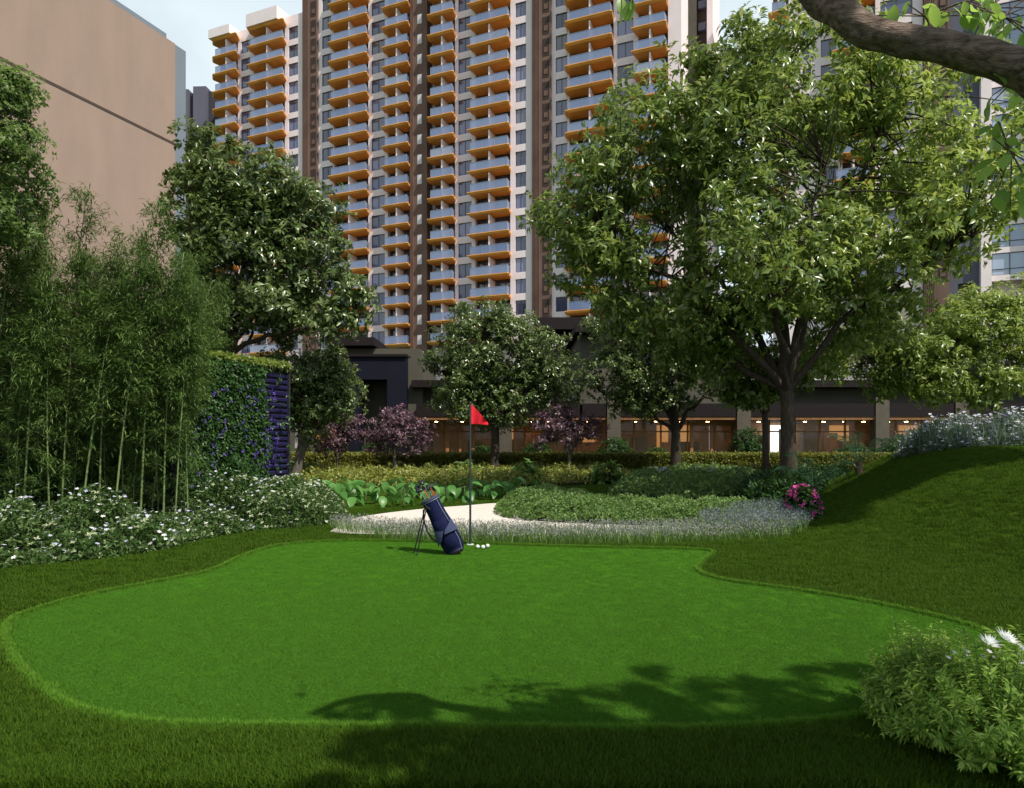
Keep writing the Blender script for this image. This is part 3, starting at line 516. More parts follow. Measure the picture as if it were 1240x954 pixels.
# tree off to the right that throws the shade on the mound
cl = []
for px, py, r in [(985,632,.3),(1012,618,.35),(1050,598,.38),(1090,580,.4),(1125,568,.36),(1160,560,.34),(1200,552,.3),(1018,600,.5),(1055,578,.55),(985,612,.5),(1110,558,.5),(1140,554,.5),(1040,588,.6),(1075,570,.6)]:
    Dg = 5.0
    while Dg < 30 and P(px, py, Dg)[2] > hill(*P(px, py, Dg)[:2]): Dg += .05
    x, y, z = P(px, py, Dg); h = 8.5; t = (h-max(z, 0))/sdir.z; cl.append((x+sdir.x*t, y+sdir.y*t, h, r*1.2, r*1.1, r*.6))
ot = empty('mound_tree', (11.5, 8.0, 0), label='tall leafy tree beyond the right edge that shades the upper mound', cat='tree'); Bo = Vector(ot.location)
cc = np.mean([c[:3] for c in cl], 0); crown_blob(cl, 170, 30000, .5, .17, M['leaf_big'], Bo, ot)
MB().tube([p-Bo for p in bez(Bo, Vector((11.6, 8, 4)), Vector(cc)-Vector((0, 0, .5)), 8)], [.24-.02*i for i in range(9)], 10, rough=.1).build('trunk', M['bark_grey'], ot)

# ---------------------------------------------------------------- planting on and beside the mound
RID = smooth_closed([(P(1085,0,14.6)[0],14.6),(P(1140,0,13.2)[0],13.2),(P(1200,0,12.9)[0],12.9),(P(1275,0,12.6)[0],12.6),(P(1290,0,14.6)[0],14.6),(P(1180,0,15.4)[0],15.4),(P(1100,0,15.8)[0],15.8)], 5)
M['leaf_lav'] = leafmat('leaf_lav', [(.05,.10,.04),(.09,.15,.07),(.16,.19,.20),(.12,.16,.10)], .5, .2, .3)
mass('mound_flowers', 'bank of pale lavender and white flowers along the top of the grassy mound', RID, .42, .5, 5200, .09, .26, M['leaf_lav'], 'flower bed', 5, [(M['pale_flower'], 420, .045, .12, 6), (M['white_flower'], 260, .04, .12, 6), (M['purple_flower'], 60, .035, .1, 6)], base=hillv, clumps=22)
strappy('mound_flower_stems', 'wispy grey green stems among the flowers on top of the mound', RID, .55, 1500, M['leaf_lav'], (M['pale_flower'], 700, .05), .05, base=hillv)
SHR = bedpoly([(905,612),(960,620),(1000,618),(1030,600),(1040,588),(960,590),(900,596)])
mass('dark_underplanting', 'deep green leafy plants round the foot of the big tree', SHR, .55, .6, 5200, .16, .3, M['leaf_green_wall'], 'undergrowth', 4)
# ferny palms: every frond a part
fr = MB(); N_ = 20
for i in range(N_+1):
    t = i/N_; x_ = .78*math.sin(t*1.35)/math.sin(1.35)*1.0; z_ = .42*math.sin(t*2.3); l = .17*math.sin(PI*min(1, t*.93+.07))**.6
    for s in (-1, 1): fr.add([(x_, 0, z_), (x_+.35*l+.012, s*l, z_-.05-.02*t), (x_+.02, 0, z_)], [(0, 1, 2)])
    if i: fr.add([(px_, -.004, pz_), (px_, .004, pz_), (x_, .004, z_), (x_, -.004, z_)], [(0, 1, 2, 3)])
    px_, pz_ = x_, z_
frond = fr.mesh('frond', M['leaf_fern'])
for px, D, s, lab in [(985, 15.0, 1.15, 'feathery dark palm fern right beside the big tree trunk'), (1040, 15.2, .95, 'feathery dark palm fern where the mound flowers end'), (915, 17.5, 1.0, 'feathery palm fern left of the big tree trunk')]:
    x, y, _ = P(px, 0, D); rt = empty('palm_fern', (x, y, hill(x, y)), label=lab, cat='palm fern', group='palm ferns round the big tree')
    MB().tube([(0, 0, 0), (0, 0, .28)], [.09, .07], 8, rough=.3, rs=9).build('stem', M['bark'], rt)
    for j in range(15): link('frond', frond, rt, (0, 0, .27), (0, -rng.uniform(-.25, .55), j*2.4), [s*rng.uniform(.8, 1.1)]*3)
# pink blossoms, grey boulder-like trunk stump, hydrangeas
def bush(name, label, x, y, z0, w, h, n, lm, ln, fm, nf, fs, pet=5, k=5, group=None, cat='shrub', lift=.05, wd=.45):
    rt = empty(name, (x, y, z0), label=label, cat=cat, group=group); d = rdir(n); d[:, 2] = abs(d[:, 2]); p = d*rng.random((n, 1))**.4*np.array([w, w, h]); V, Fc = whorls(p, d+np.array([0, 0, .3]), k, ln, wd); link('foliage', arr_mesh('foliage', V, Fc, lm), rt)
    st = MB()
    for j in range(8): a = rng.uniform(0, 6.28); st.tube([(0, 0, 0), (.5*w*math.cos(a), .5*w*math.sin(a), h*.8)], [.012, .005], 4)
    st.build('stem', M['bark'], rt)
    if nf:
        d = rdir(nf); d[:, 2] = abs(d[:, 2]); fp = d*np.array([w, w, h])*1.0+np.array([0, 0, lift]); V, Fc = whorls(fp, d, pet, fs, .6, droop=.05, down=0); link('blossoms', arr_mesh('blossoms', V, Fc, fm), rt)
    return rt
x, y, _ = P(972, 0, 12.6); bush('pink_flowers', 'bright magenta and coral flowers at the left foot of the mound', x, y, hill(x, y), .34, .62, 380, M['leaf_green_wall'], .12, M['pink_flower'], 90, .06, cat='flowers')
for px, D, fm, lab in [(792,22,'white_flower','white hydrangea left of the dark tree trunk'),(806,21.5,'pale_flower','pale blue hydrangea right by the dark tree trunk'),(842,21.5,'white_flower','white hydrangea right of the dark tree trunk'),(862,21.5,'pale_flower','pale blue hydrangea nearest the lit doorway')]:
    x, y, _ = P(px, 0, D); bush('hydrangea', lab, x, y, 0, .3, .6, 160, M['leaf_box'], .12, M[fm], 70, .07, group='hydrangeas before the hedge', cat='hydrangea')
for px, D, lab in [(365,24.5,'bush of large round leaves by the hedge, close to the green wall end'),(640,23.5,'bush of large round leaves by the hedge under the centre tree'),(735,23.5,'bush of large round leaves by the hedge right of the purple tree'),(560,24,'bush of large round leaves by the hedge just left of the flagstick')]:
    x, y, _ = P(px, 0, D); bush('large_leaf_bush', lab, x, y, 0, .6, .75, 60, M['leaf_box'], .32, None, 0, 0, group='large leaved bushes before the hedge', wd=.6)

for px, D, w_, h_, lab in [(455,29.5,1.0,1.5,'dark shrub behind the hedge in front of the entrance pavilion'),(585,30,.9,1.3,'dark shrub behind the hedge left of the centre tree trunk'),(650,30,1.0,1.5,'dark shrub behind the hedge left of the right purple tree'),(745,30,1.1,1.7,'dark shrub behind the hedge right of the right purple tree'),(795,30,.8,1.2,'dark shrub behind the hedge left of the lit doorway'),(905,30,1.0,2.2,'tall dark shrub behind the hedge right of the lit doorway'),(1035,30,1.0,1.4,'dark shrub behind the hedge before the right stone column'),(1090,30,1.2,1.8,'dark shrub behind the hedge at the left end of the mound flowers'),(385,29.5,1.1,1.7,'dark shrub behind the hedge beside the reddish bush')]:
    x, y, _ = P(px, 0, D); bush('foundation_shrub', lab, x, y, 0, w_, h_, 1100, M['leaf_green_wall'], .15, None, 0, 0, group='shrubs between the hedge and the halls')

# bottom right shrubs
def spiky(name, label, x, y, w, h, n, ln, fls, cat='shrub'):
    rt = empty(name, (x, y, hill(x, y)), label=label, cat=cat); st = MB(); P_ = []; T_ = []
    for i in range(n):
        a = rng.uniform(0, 6.28); r_ = w*math.sqrt(rng.random()); tip = np.array([r_*math.cos(a), r_*math.sin(a), h*(1-.55*(r_/w)**2)*rng.uniform(.45, 1.18)]); b0 = np.array([tip[0]*.35, tip[1]*.35, 0])
        st.tube([b0, (b0+tip)/2+np.array([0, 0, .04]), tip], [.004, .003, .0015], 4, cap=False); s = np.linspace(.35, 1, 15)[:, None]; c = (1-s)**2*b0+2*s*(1-s)*((b0+tip)/2+np.array([0, 0, .04]))+s*s*tip; P_.append(c); T_.append(np.tile(unit((tip-b0)[None]), (15, 1)))
    V, Fc = whorls(np.concatenate(P_), np.concatenate(T_), 5, ln, .27, spread=1.1, droop=.12, down=.1); link('foliage', arr_mesh('foliage', V, Fc, M['leaf_shrub']), rt); st.build('stem', M['culm'], rt)
    for (fx, fy, fz, fs, fm) in fls:
        k = 13; a = np.arange(k)*2*PI/k+rng.uniform(0, .3, k); d = np.column_stack([np.cos(a), np.sin(a), np.full(k, .35)]); V, Fc = leaves(np.zeros((k, 3)), d, np.tile([0, 0, 1.], (k, 1)), fs*rng.uniform(.8, 1.1, k), fs*.24, .15, -.1)
        d2 = np.column_stack([np.cos(a+.2), np.sin(a+.2), np.full(k, 1.1)]); V2, F2 = leaves(np.zeros((k, 3)), d2, np.tile([0, 0, 1.], (k, 1)), fs*.7, fs*.18, .15, -.1); V, Fc, _ = merge([(V, Fc, 0), (V2, F2, 0)])
        link('flower', arr_mesh('flower', V, Fc, M[fm]), rt, (fx, fy, fz+.015), (R(22), R(18)+rng.uniform(-.2, .2), 0))
    return rt
sx, sy = P(1205, 0, 3.35)[:2]; sx2, sy2 = sx, sy
fl = [(P(1197,0,3.3)[0]-sx, -.05, 1.6-(783-530)/800*3.3, .07, 'white_flower'), (P(1218,0,3.3)[0]-sx, -.05, 1.6-(778-530)/800*3.3, .07, 'white_flower'), (P(1238,0,3.35)[0]-sx, .0, 1.6-(790-530)/800*3.35, .045, 'pale_flower'), (P(1242,0,3.25)[0]-sx, -.1, 1.6-(812-530)/800*3.25, .045, 'pale_flower')]
fl += [(P(1150+i*9+rng.uniform(-3, 3),0,3.4)[0]-sx, .05+rng.uniform(-.05, .05), 1.6-(800-(i%3)*4-530)/800*3.4, .02, 'white_flower') for i in range(9)]
spiky('leafy_shrub', 'full leafy shrub with white starry flowers filling the bottom right corner', sx, sy, .62, .56, 400, .046, fl)
x, y = P(1110, 0, 3.75)[:2]; spiky('wispy_shrub', 'thin wispy dark shrub left of the big leafy shrub at bottom right', x, y, .3, .55, 70, .04, [])

# ---------------------------------------------------------------- golf things
M['navy'] = mat('navy', (.006,.009,.042), .75, .12, .15, 20, .3, 200); M['bag_grey'] = mat('bag_grey', (.045,.055,.11), .8, .12, .1, 20, .2, 200); M['bag_black'] = mat('bag_black', (.01,.01,.014), .5, .4)
M['piping'] = mat('piping', (.22,.24,.30), .5); M['steel'] = mat('steel', (.45,.45,.47), .3, .5, metal=1); M['clubblack'] = mat('club_black', (.015,.015,.018), .3, .6); M['redgrip'] = mat('red_shaft', (.55,.05,.02), .4, .5)
M['pole'] = mat('pole', (.02,.03,.035), .45, .5); M['flagred'] = mat('flag_red', (.62,.015,.03), .7, .2, .1, 9); M['ballm'] = mat('ball', (.82,.82,.8), .3, .6, 0, 1, .4, 300); M['cup'] = mat('cup', (.6,.6,.58), .6)
fx, fy = G(569.5, 660)
fr_ = empty('golf_flag', (fx, fy, .012), label='slim dark flagstick with a red triangular flag standing on the putting green', cat='flag')
MB().tube([(0, 0, 0), (0, 0, 2.1)], [.017, .013], 10).build('pole', M['pole'], fr_); MB().sphere((0, 0, 2.115), .02).build('finial', M['pole'], fr_)
MB().tube([(0, 0, .002), (0, 0, .012)], [.054, .054], 20).build('cup_rim', M['cup'], fr_)
f = MB(); nu, nv = 14, 7
for side in (0, 1):
    vs = []
    for i in range(nu+1):
        for j in range(nv+1):
            u, v = i/nu, j/nv; zt = 2.10-.255*u; zb = 1.80+.015*u; x_ = .015+.25*u; vs.append((x_, .055*math.sin(u*8+v*1.5)*u**.6+.02*math.sin(u*15+v*4)*u+(.002 if side else -.002), zt+(zb-zt)*v-.03*u*u))
    f.add(vs, [(i*(nv+1)+j, (i+1)*(nv+1)+j, (i+1)*(nv+1)+j+1, i*(nv+1)+j+1) for i in range(nu) for j in range(nv)], 0, True)
f.build('flag', M['flagred'], fr_)
for i, (px, py, lab) in enumerate([(578.5, 665, 'leftmost of the three white golf balls beside the flagstick'), (585, 665.5, 'middle of the three white golf balls beside the flagstick'), (590.5, 664, 'rightmost of the three white golf balls beside the flagstick')]):
    x, y = G(px, py); o = MB().sphere((0, 0, .028), .028, 16, 10).build('golf_ball', M['ballm'], label=lab, cat='golf ball', group='golf balls on the green'); o.location = (x, y, .018)
# stand bag: axis from foot (right) to mouth (left, up)
bx_, by_ = G(553, 671); bag = empty('golf_bag', (bx_, by_, .012), label='navy blue stand bag of golf clubs with grey panels leaning on two thin legs', cat='golf bag')
foot = Vector((0, 0, .02)); mouth = Vector((-.37, .02, .745)); ax = (mouth-foot).normalized(); L_ = (mouth-foot).length; sx_ = Vector((0, 1, 0)); sz_ = ax.cross(sx_).normalized()
def ring(t, rx, ry, n=24, off=(0, 0)): c = foot+ax*(t*L_); return [tuple(c+sx_*(rx*math.cos(2*PI*i/n)+off[0])+sz_*(ry*math.sin(2*PI*i/n)+off[1])) for i in range(n)]
prof = [(0,.095,.10),(.03,.118,.125),(.10,.125,.145),(.22,.128,.155),(.38,.127,.152),(.55,.122,.140),(.72,.117,.125),(.88,.115,.12),(.97,.118,.122),(1.0,.120,.124)]
MB().loft([ring(*p) for p in prof], 0, True, True).build('body', M['navy'], bag)
MB().loft([ring(-.02,.085,.095), ring(.0,.10,.108), ring(.05,.128,.13), ring(.055,.12,.12)], 0, True, True).build('base', M['bag_black'], bag)
MB().loft([ring(.975,.119,.123), ring(.98,.13,.135), ring(1.02,.13,.135), ring(1.022,.118,.12)], 0, False, True).build('collar', M['bag_grey'], bag)
MB().loft([ring(.965,.121,.126), ring(.968,.128,.133), ring(.975,.121,.126)], 0, False, True).build('piping', M['piping'], bag)
# side pocket (towards the camera) and grey chevrons lying on the body
pk = MB(); rr = []
for t, k in [(.10,.3),(.13,.95),(.3,1.05),(.5,1.0),(.60,.85),(.63,.3)]:
    c = foot+ax*(t*L_); rr.append([tuple(c+sx_*(-(.10+.055*k*math.cos(a)))+sz_*(.095*math.sin(a))) for a in [(-PI/2)+PI*i/10 for i in range(11)]])
pk.loft(rr, 0, True, True).build('pocket', M['navy'], bag)
def surf(t, a, lift=.006):
    k = np.interp(t, [p[0] for p in prof], [p[1] for p in prof]); k2 = np.interp(t, [p[0] for p in prof], [p[2] for p in prof]); return foot+ax*(t*L_)+sx_*(-(k+lift)*math.cos(a))+sz_*((k2+lift)*math.sin(a))
def patch(name, corners, m, lift=.062, n=8):
    """quad patch of (t, angle) corners wrapped over the pocket"""
    mb = MB(); vs = []
    for i in range(n+1):
        for j in range(n+1):
            u, v = i/n, j/n; t = (corners[0][0]*(1-u)+corners[1][0]*u)*(1-v)+(corners[3][0]*(1-u)+corners[2][0]*u)*v; a = (corners[0][1]*(1-u)+corners[1][1]*u)*(1-v)+(corners[3][1]*(1-u)+corners[2][1]*u)*v
            vs.append(surf(t, a, lift*max(0, math.cos(a))**.6+.006))
    mb.add(vs, [(i*(n+1)+j, (i+1)*(n+1)+j, (i+1)*(n+1)+j+1, i*(n+1)+j+1) for i in range(n) for j in range(n)], 0, True); return mb.build(name, m, bag)
patch('grey_panel', [(.58,-.95),(.44,-.1),(.38,.05),(.36,-1.1)], M['bag_grey']); patch('grey_panel', [(.44,.0),(.50,.65),(.22,1.0),(.30,.4)], M['bag_grey'])
patch('emblem', [(.56,-.35),(.60,-.30),(.575,-.12),(.53,-.2)], M['piping'], .02)
MB().tube([surf(t, -.9+.1*t, .012) for t in (.02,.2,.4,.6,.8,.97)], .004, 5).build('piping', M['piping'], bag)
MB().tube([surf(.9, 1.5, .02), surf(.75, 1.5, .075), surf(.55, 1.5, .09), surf(.38, 1.5, .06), surf(.30, 1.4, .015)], [.012]*5, 6).build('carry_strap', M['bag_black'], bag)
for a, b in [((-.42,-.08,.66), (-.60,.08,0)), ((-.40,-.11,.65), (-.53,-.12,0))]:
    lg = MB().tube([a, b], [.009, .008], 8).build('leg', M['bag_black'], bag); MB().sphere((b[0], b[1], .012), .016).build('foot_pad', M['bag_black'], lg)
MB().tube([(-.35,-.12,.62), (-.41,-.10,.665), (-.44,0,.69)], .012, 6).build('leg_hinge', M['bag_black'], bag)
for i, (o1, o2, l, hd_) in enumerate([(-.05,.05,.20,'w'),(.03,.06,.26,'w'),(-.02,-.01,.30,'w'),(.05,-.05,.17,'i'),(-.06,-.04,.14,'i'),(.0,-.075,.11,'i'),(.03,.02,.20,'i')]):
    cb = empty('golf_club', (bx_, by_, .012), label=['black wood club head lowest at the bag mouth','black wood club head right at the back of the bag','tallest black wood club head in the bag','iron club head nearest the back of the bag mouth','iron club head at the right of the bag mouth','short iron club head at the bag rim','iron club head among the black woods'][i], cat='golf club', group='golf clubs in the bag')
    p0 = foot+ax*.2+sx_*o1*.5+sz_*o2*.5; p1 = foot+ax*(L_+l*.8)+sx_*o1*1.2+sz_*(o2*1.3-.01)
    MB().tube([p0, p1], [.006, .006], 6).build('shaft', M['redgrip'] if i in (3, 5, 6) else M['steel'], cb)
    if hd_ == 'w':
        h_ = MB().sphere((0, 0, 0), .052, 14, 8, 0, (1.1, .8, .55)).build('club_head', M['clubblack'], cb); h_.location = p1+Vector((-.02, 0, .01)); h_.rotation_euler = (.3, -.4, i)
    else:
        h_ = MB().loft([[(-.005, -.035, 0), (.005, -.035, 0), (.012, .035, 0), (-.012, .035, 0)], [(-.004, -.03, .03), (.003, -.03, .03), (.006, .045, .055), (-.004, .045, .055)]]).build('club_head', M['clubblack'], cb); h_.location = p1; h_.rotation_euler = (.2, -.3, 2.0+i)

# ---------------------------------------------------------------- left buildings
T0 = Vector((-15.8, 31, 0)); tb = empty('tan_building', T0, ang, label='tall blank tan rendered wall building behind the bamboo on the left', cat='building')
MB().box(-24, 0, .0, 9, 0, 20.02).build('wall', M['tan'], tb); MB().box(-24, .004, -.012, .02, 15.28, 15.40).build('joint', M['joint'], tb)
MB().box(-24, .0, .0, 9, 20.022, 20.06).build('coping', M['tan'], tb)
gb = empty('grey_building', (P(225, 0, 50)[0], 50, 0), ang, label='grey blue slab building showing just beyond the tan wall', cat='building')
MB().box(-14, 0, 0, 12, 0, 30.8).build('wall', M['greybldg'], gb); MB().box(-14, -1.2, .6, 5, 30.802, 31.6).build('roof', M['greybldg'], gb)
sb = empty('slate_building', (P(226, 0, 120)[0], 120, 0), -.05, label='dark slate building between the grey slab and the tower', cat='building')
w8 = lambda px: P(px, 0, 120)[0]-sb.location.x
MB().box(w8(205), w8(234), .8, 20, 0, 64.5).build('wall', M['slate_dark'], sb); MB().box(w8(234), w8(250), 0, 20, 0, 65.3).build('wall', M['slate'], sb); MB().box(w8(250), w8(262), .9, 18, 0, 64.8).build('wall', M['slate_dark'], sb); MB().box(w8(216), w8(227), .3, 18, 0, 65.0).build('wall', M['slate'], sb)

# ---------------------------------------------------------------- towers
H = 2.95
class Tower:
    def __init__(s, name, label, X0, D0, slope, zref):
        s.ang = math.atan(slope); s.root = empty(name, (X0, D0, 0), s.ang, label=label, cat='apartment tower'); s.o = Vector((X0, D0)); s.zref = zref
        c, sn = math.cos(-s.ang), math.sin(-s.ang); s.rot = lambda x, y: (c*x-sn*y, sn*x+c*y); s.c = s.rot(-X0, -D0); s.cache = {}
    def u(s, px, v=0):
        dx, dy = s.rot((px-620)/F, 1); t = (-v-s.c[1])/dy; return s.c[0]+t*dx
    def wall(s, a, b, z0, z1, v=0, m='white', depth=1.4, name='wall'):
        MB().box(s.u(a, v), s.u(b, v), -v, -v+depth, z0, z1).build(name, M[m], s.root)
    def windows(s, a, b, n0, n1, m='white', mull=1, v=0, hgt=2.0, low=False, g='winglass'):
        """a window bay: spandrels between the floors in one wall, every window its own part"""
        ua, ub = s.u(a), s.u(b); w = MB(); fr = MB(); pn = MB(); t = .06
        for n in range(n0, n1+1): z = s.zref+n*H; 0
        w.box(ua, ub, 0, .3, -.25, (H-hgt)-.25); wm = w.mesh('spandrel', M[m]); zb, zt = H-hgt-.25, H-.25
        fr.box(ua, ua+t, .12, .22, zb, zt); fr.box(ub-t, ub, .12, .22, zb, zt); fr.box(ua+t, ub-t, .12, .22, zb, zb+t); fr.box(ua+t, ub-t, .12, .22, zt-t, zt)
        for i in range(mull): x = ua+(ub-ua)*(i+1)/(mull+1); fr.box(x-t/2, x+t/2, .115, .225, zb+t, zt-t)
        if low: fr.box(ua+t, ub-t, .11, .23, zb+.62, zb+.68)
        pn.add([(ua+t, .18, zb+t), (ub-t, .18, zb+t), (ub-t, .18, zt-t), (ua+t, .18, zt-t)], [(0, 1, 2, 3)]); fm = fr.mesh('window', M['frame']); pm = pn.mesh('pane', M[g])
        for n in range(n0, n1+1): f_ = link('window', fm, s.root, (0, 0, s.zref+n*H)); link('pane', pm, f_); link('spandrel', wm, s.root, (0, 0, s.zref+n*H))
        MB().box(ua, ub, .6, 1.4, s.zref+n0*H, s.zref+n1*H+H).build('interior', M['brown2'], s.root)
    def balcony(s, L_, back, Rr, n0, n1, dep=1.65):
        uf, ub, ur = s.u(L_, dep), s.u(back), s.u(Rr); uq = s.u(Rr-2, dep)*.9+ur*.1
        sl_ = MB(); o = uf  # slab: level top, soffit sloping up to a thin pointed front
        top = [(o, -dep), (uq-.2, -dep), (uq, -dep+.2), (ur, .8), (ub, .8), (ub-.5, -dep+1.1)]; bot = [(o+.45, -dep+.25), (uq-.3, -dep+.25), (uq-.1, -dep+.4), (ur-.12, .8), (ub+.1, .8), (ub-.3, -dep+1.1)]
        sl_.loft([[(x, y, -.33) for x, y in bot], [(x, y, -.10) for x, y in top], [(x, y, 0) for x, y in top]])
        gl = MB(); g0, g1 = ub-.15 if ub-.15 > uf+.5 else uf+.5, uq-.3; yf = -dep+.22; x0 = uf+.45
        nseg = max(2, round((g1-x0)/2.0)); 
        for i in range(nseg): a = x0+(g1-x0)*i/nseg+.03; b = x0+(g1-x0)*(i+1)/nseg-.03; gl.box(a, b, yf, yf+.03, .08, 1.15)
        gs = MB().add([(g1, yf+.06, .08), (ur-.15, .1, .08), (ur-.15, .1, 1.15), (g1, yf+.06, 1.15), (g1+.03, yf+.06, .08), (ur-.12, .1, .08), (ur-.12, .1, 1.15), (g1+.03, yf+.06, 1.15)], [(0,1,2,3),(7,6,5,4),(0,4,5,1),(3,2,6,7)]); 
        rl = MB().box(x0, g1, yf-.02, yf+.05, 1.152, 1.2); rl.tube([(g1, yf+.07, 1.18), (ur-.13, .1, 1.18)], .025, 4, sm=False)
        for i in range(5): y_ = yf+.35+i*.42; rl.box(x0, x0+.03, y_, y_+.03, 0.002, 1.15)
        for i in range(nseg+1): a = x0+(g1-x0)*i/nseg; rl.box(a-.025, a+.025, yf-.01, yf+.04, .002, 1.15)
        dr = MB(); dr.box(ub, ur, .78, .8, 0, 2.5); fm = MB(); k = max(3, round((ur-ub)/1.1))
        for i in range(k+1): a = ub+(ur-ub)*i/k; fm.box(a-.035, a+.035, .70, .775, 0, 2.5)
        fm.box(ub, ur, .69, .778, 2.35, 2.53); cw = MB().box((x0+g1)/2-.06, (x0+g1)/2+.12, -dep*.8, .69, 0.002, 2.45)
        ms = [sl_.mesh('balcony', M['orange']), gl.mesh('glass_balustrade', M['balglass']), gs.mesh('glass_return', M['balglass']), rl.mesh('handrail', M['rail']), dr.mesh('glass_door', M['doorglass']), fm.mesh('door_frame', M['frame']), cw.mesh('divider', M['white'])]
        for n in range(n0, n1+1):
            b_ = link('balcony', ms[0], s.root, (0, 0, s.zref+n*H+.42))
            if n == n1 and s.capped: continue
            for nm, me in zip(('glass_balustrade', 'glass_return', 'handrail', 'glass_door', 'door_frame', 'divider'), ms[1:]): link(nm, me, b_)
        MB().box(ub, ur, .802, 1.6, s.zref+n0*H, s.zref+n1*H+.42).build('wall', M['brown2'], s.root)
    def brown(s, a, b, z0, z1, n0, n1, slit=False, v=.35):
        ua, ub = s.u(a, v), s.u(b, v); MB().box(ua, ub, -v, 1.2, z0, z1).build('brown_panel', M['brown'], s.root); w = ub-ua; r_ = MB()
        nr = 6 if not slit else 4
        for i in range(nr): x = ua+w*(.04+.42*i/nr) if not slit else ua+w*(.06+.2*i/nr); r_.box(x, x+.09, -v-.12, -v-.002, z0, z1)
        r_.build('ribs', M['brown'], s.root)
        if slit: me = MB().box(ua+w*.46, ua+w*.70, -v-.03, -v-.004, .1, 1.5).mesh('slit_window', M['curtain']); nm = 'slit_window'
        else:
            mb = MB().box(ua+w*.56, ua+w*.92, -v-.02, -v-.003, -.1, 2.3, 0); mb.box(ua+w*.64, ua+w*.84, -v-.06, -v-.022, .4, 1.1, 1); me = mb.mesh('service_niche', [M['brown2'], M['brown']]); nm = 'service_niche'
        for n in range(n0, n1+1): link(nm, me, s.root, (0, 0, s.zref+n*H+.2))
zr = 35.6; T = Tower('apartment_tower', 'tall main apartment tower with orange balconies, white piers and brown bands', -3.6, 93.5, -.41, zr); T.capped = True
zt_l, zt_m = zr+11*H+1.6, zr+14*H+2; z0 = 8
n0, nl, nm_ = -7, 11, 12
T.balcony(257, 263, 288, n0, nl); T.wall(288, 292, z0, zt_l); T.windows(292, 305, n0, nl-1); T.wall(305, 308, z0, zt_l); T.balcony(299, 308, 345, n0, nl)
T.wall(345, 349.5, z0, zt_l); T.windows(349.5, 361, n0, nl-1); T.wall(361, 366, z0, zt_l); T.brown(366, 384, z0, zt_l+2.2, n0, nl)
MB().box(T.u(292), T.u(305), 0, 1, zr+11*H-.25, zt_l-.02).box(T.u(349.5), T.u(361), 0, 1, zr+11*H-.25, zt_l-.02).box(T.u(263), T.u(288), -1.9, 2, zr+11*H+.45, zt_l+.3).box(T.u(308), T.u(345), -1.9, 2, zr+11*H+.45, zt_l+.9).build('parapet', M['white'], T.root)
T.capped = False
T.wall(384, 390, z0, zt_m); T.windows(390, 403, n0, nm_); T.wall(403, 404.5, z0, zt_m, v=-.05); T.balcony(397, 404.5, 446, n0, nm_); T.wall(446, 450, z0, zt_m); T.windows(450, 466, n0, nm_); T.wall(466, 469.5, z0, zt_m); T.balcony(462, 469.5, 496, n0, nm_)
T.brown(496, 517, z0, zt_m, n0, nm_, True)
T.balcony(517, 524, 551, n0, nm_); T.wall(551, 555, z0, zt_m); T.windows(555, 571, n0, nm_); T.wall(571, 575.5, z0, zt_m); T.balcony(565, 575.5, 618, n0, nm_)
T.wall(618, 624, z0, zt_m); T.windows(624, 637, n0, nm_); T.wall(637, 644, z0, zt_m); T.brown(644, 667, z0, zt_m, n0, nm_)
T.wall(667, 673, z0, zt_m); T.windows(673, 687, n0, nm_); T.wall(687, 689.5, z0, zt_m, v=-.05); T.balcony(684, 689.5, 743, n0, nm_); T.wall(743, 747.5, z0, zt_m); T.windows(747.5, 767, n0, nm_); T.wall(767, 773, z0, zt_m); T.balcony(764, 773, 809, n0, nm_)
T.wall(809, 825, z0, zt_m, depth=12)
MB().box(T.u(262), T.u(825)-.1, 1.65, 16, 0, zt_l).box(T.u(386), T.u(825)-.1, 1.65, 16, zt_l, zt_m-.05).build('rear_wall', M['white'], T.root)
# stepped back wing at the right end
v_ = -6; MB().box(T.u(820, v_), T.u(831, v_), 6, 16, 0, zt_m-1).build('brown_panel', M['brown'], T.root); MB().box(T.u(831, v_), T.u(843, v_), 6.4, 16, 0, zt_m-1).build('wall', M['olive'], T.root)
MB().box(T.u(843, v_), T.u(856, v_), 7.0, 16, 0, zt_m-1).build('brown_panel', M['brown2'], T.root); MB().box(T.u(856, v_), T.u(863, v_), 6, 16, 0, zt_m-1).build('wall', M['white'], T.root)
me = MB().box(T.u(845, v_), T.u(854, v_), 6.5, 6.98, 0, 1.0).mesh('balcony', M['slate'])
for n in range(n0, nm_): link('balcony', me, T.root, (0, 0, zr+n*H))

T2 = Tower('right_tower', 'second apartment tower with wide windows mostly hidden behind the big tree', 52.5, 70, -.41, zr+.6); T2.capped = False
a, b = -6, 8; zt2 = 66
T2.balcony(930, 936, 955, a, b); T2.wall(955, 972, z0, zt2); T2.windows(972, 980, a, b, mull=0); T2.wall(980, 994, z0, zt2); T2.windows(994, 1015, a, b); T2.wall(1015, 1020, z0, zt2, v=-.05); T2.balcony(1008, 1020, 1060, a, b)
T2.wall(1060, 1066, z0, zt2); T2.windows(1066, 1105, a, b); T2.wall(1105, 1118, z0, zt2); T2.brown(1118, 1150, z0, zt2, a, b); T2.wall(1150, 1160, z0, zt2, m='slate'); T2.windows(1160, 1176, a, b, m='slate'); T2.wall(1176, 1188, z0, zt2, m='slate')
T2.wall(1188, 1201, z0, zt2, v=.6, depth=2); T2.windows(1201, 1246, a, b, low=True, g='paleglass', hgt=2.35, mull=1); T2.wall(1246, 1262, z0, zt2, v=.6, depth=2); T2.windows(1262, 1310, a, b, low=True, g='paleglass', hgt=2.35); T2.wall(1310, 1330, z0, zt2)
MB().box(T2.u(936), T2.u(1330), 1.65, 14, 0, zt2).build('rear_wall', M['white'], T2.root)

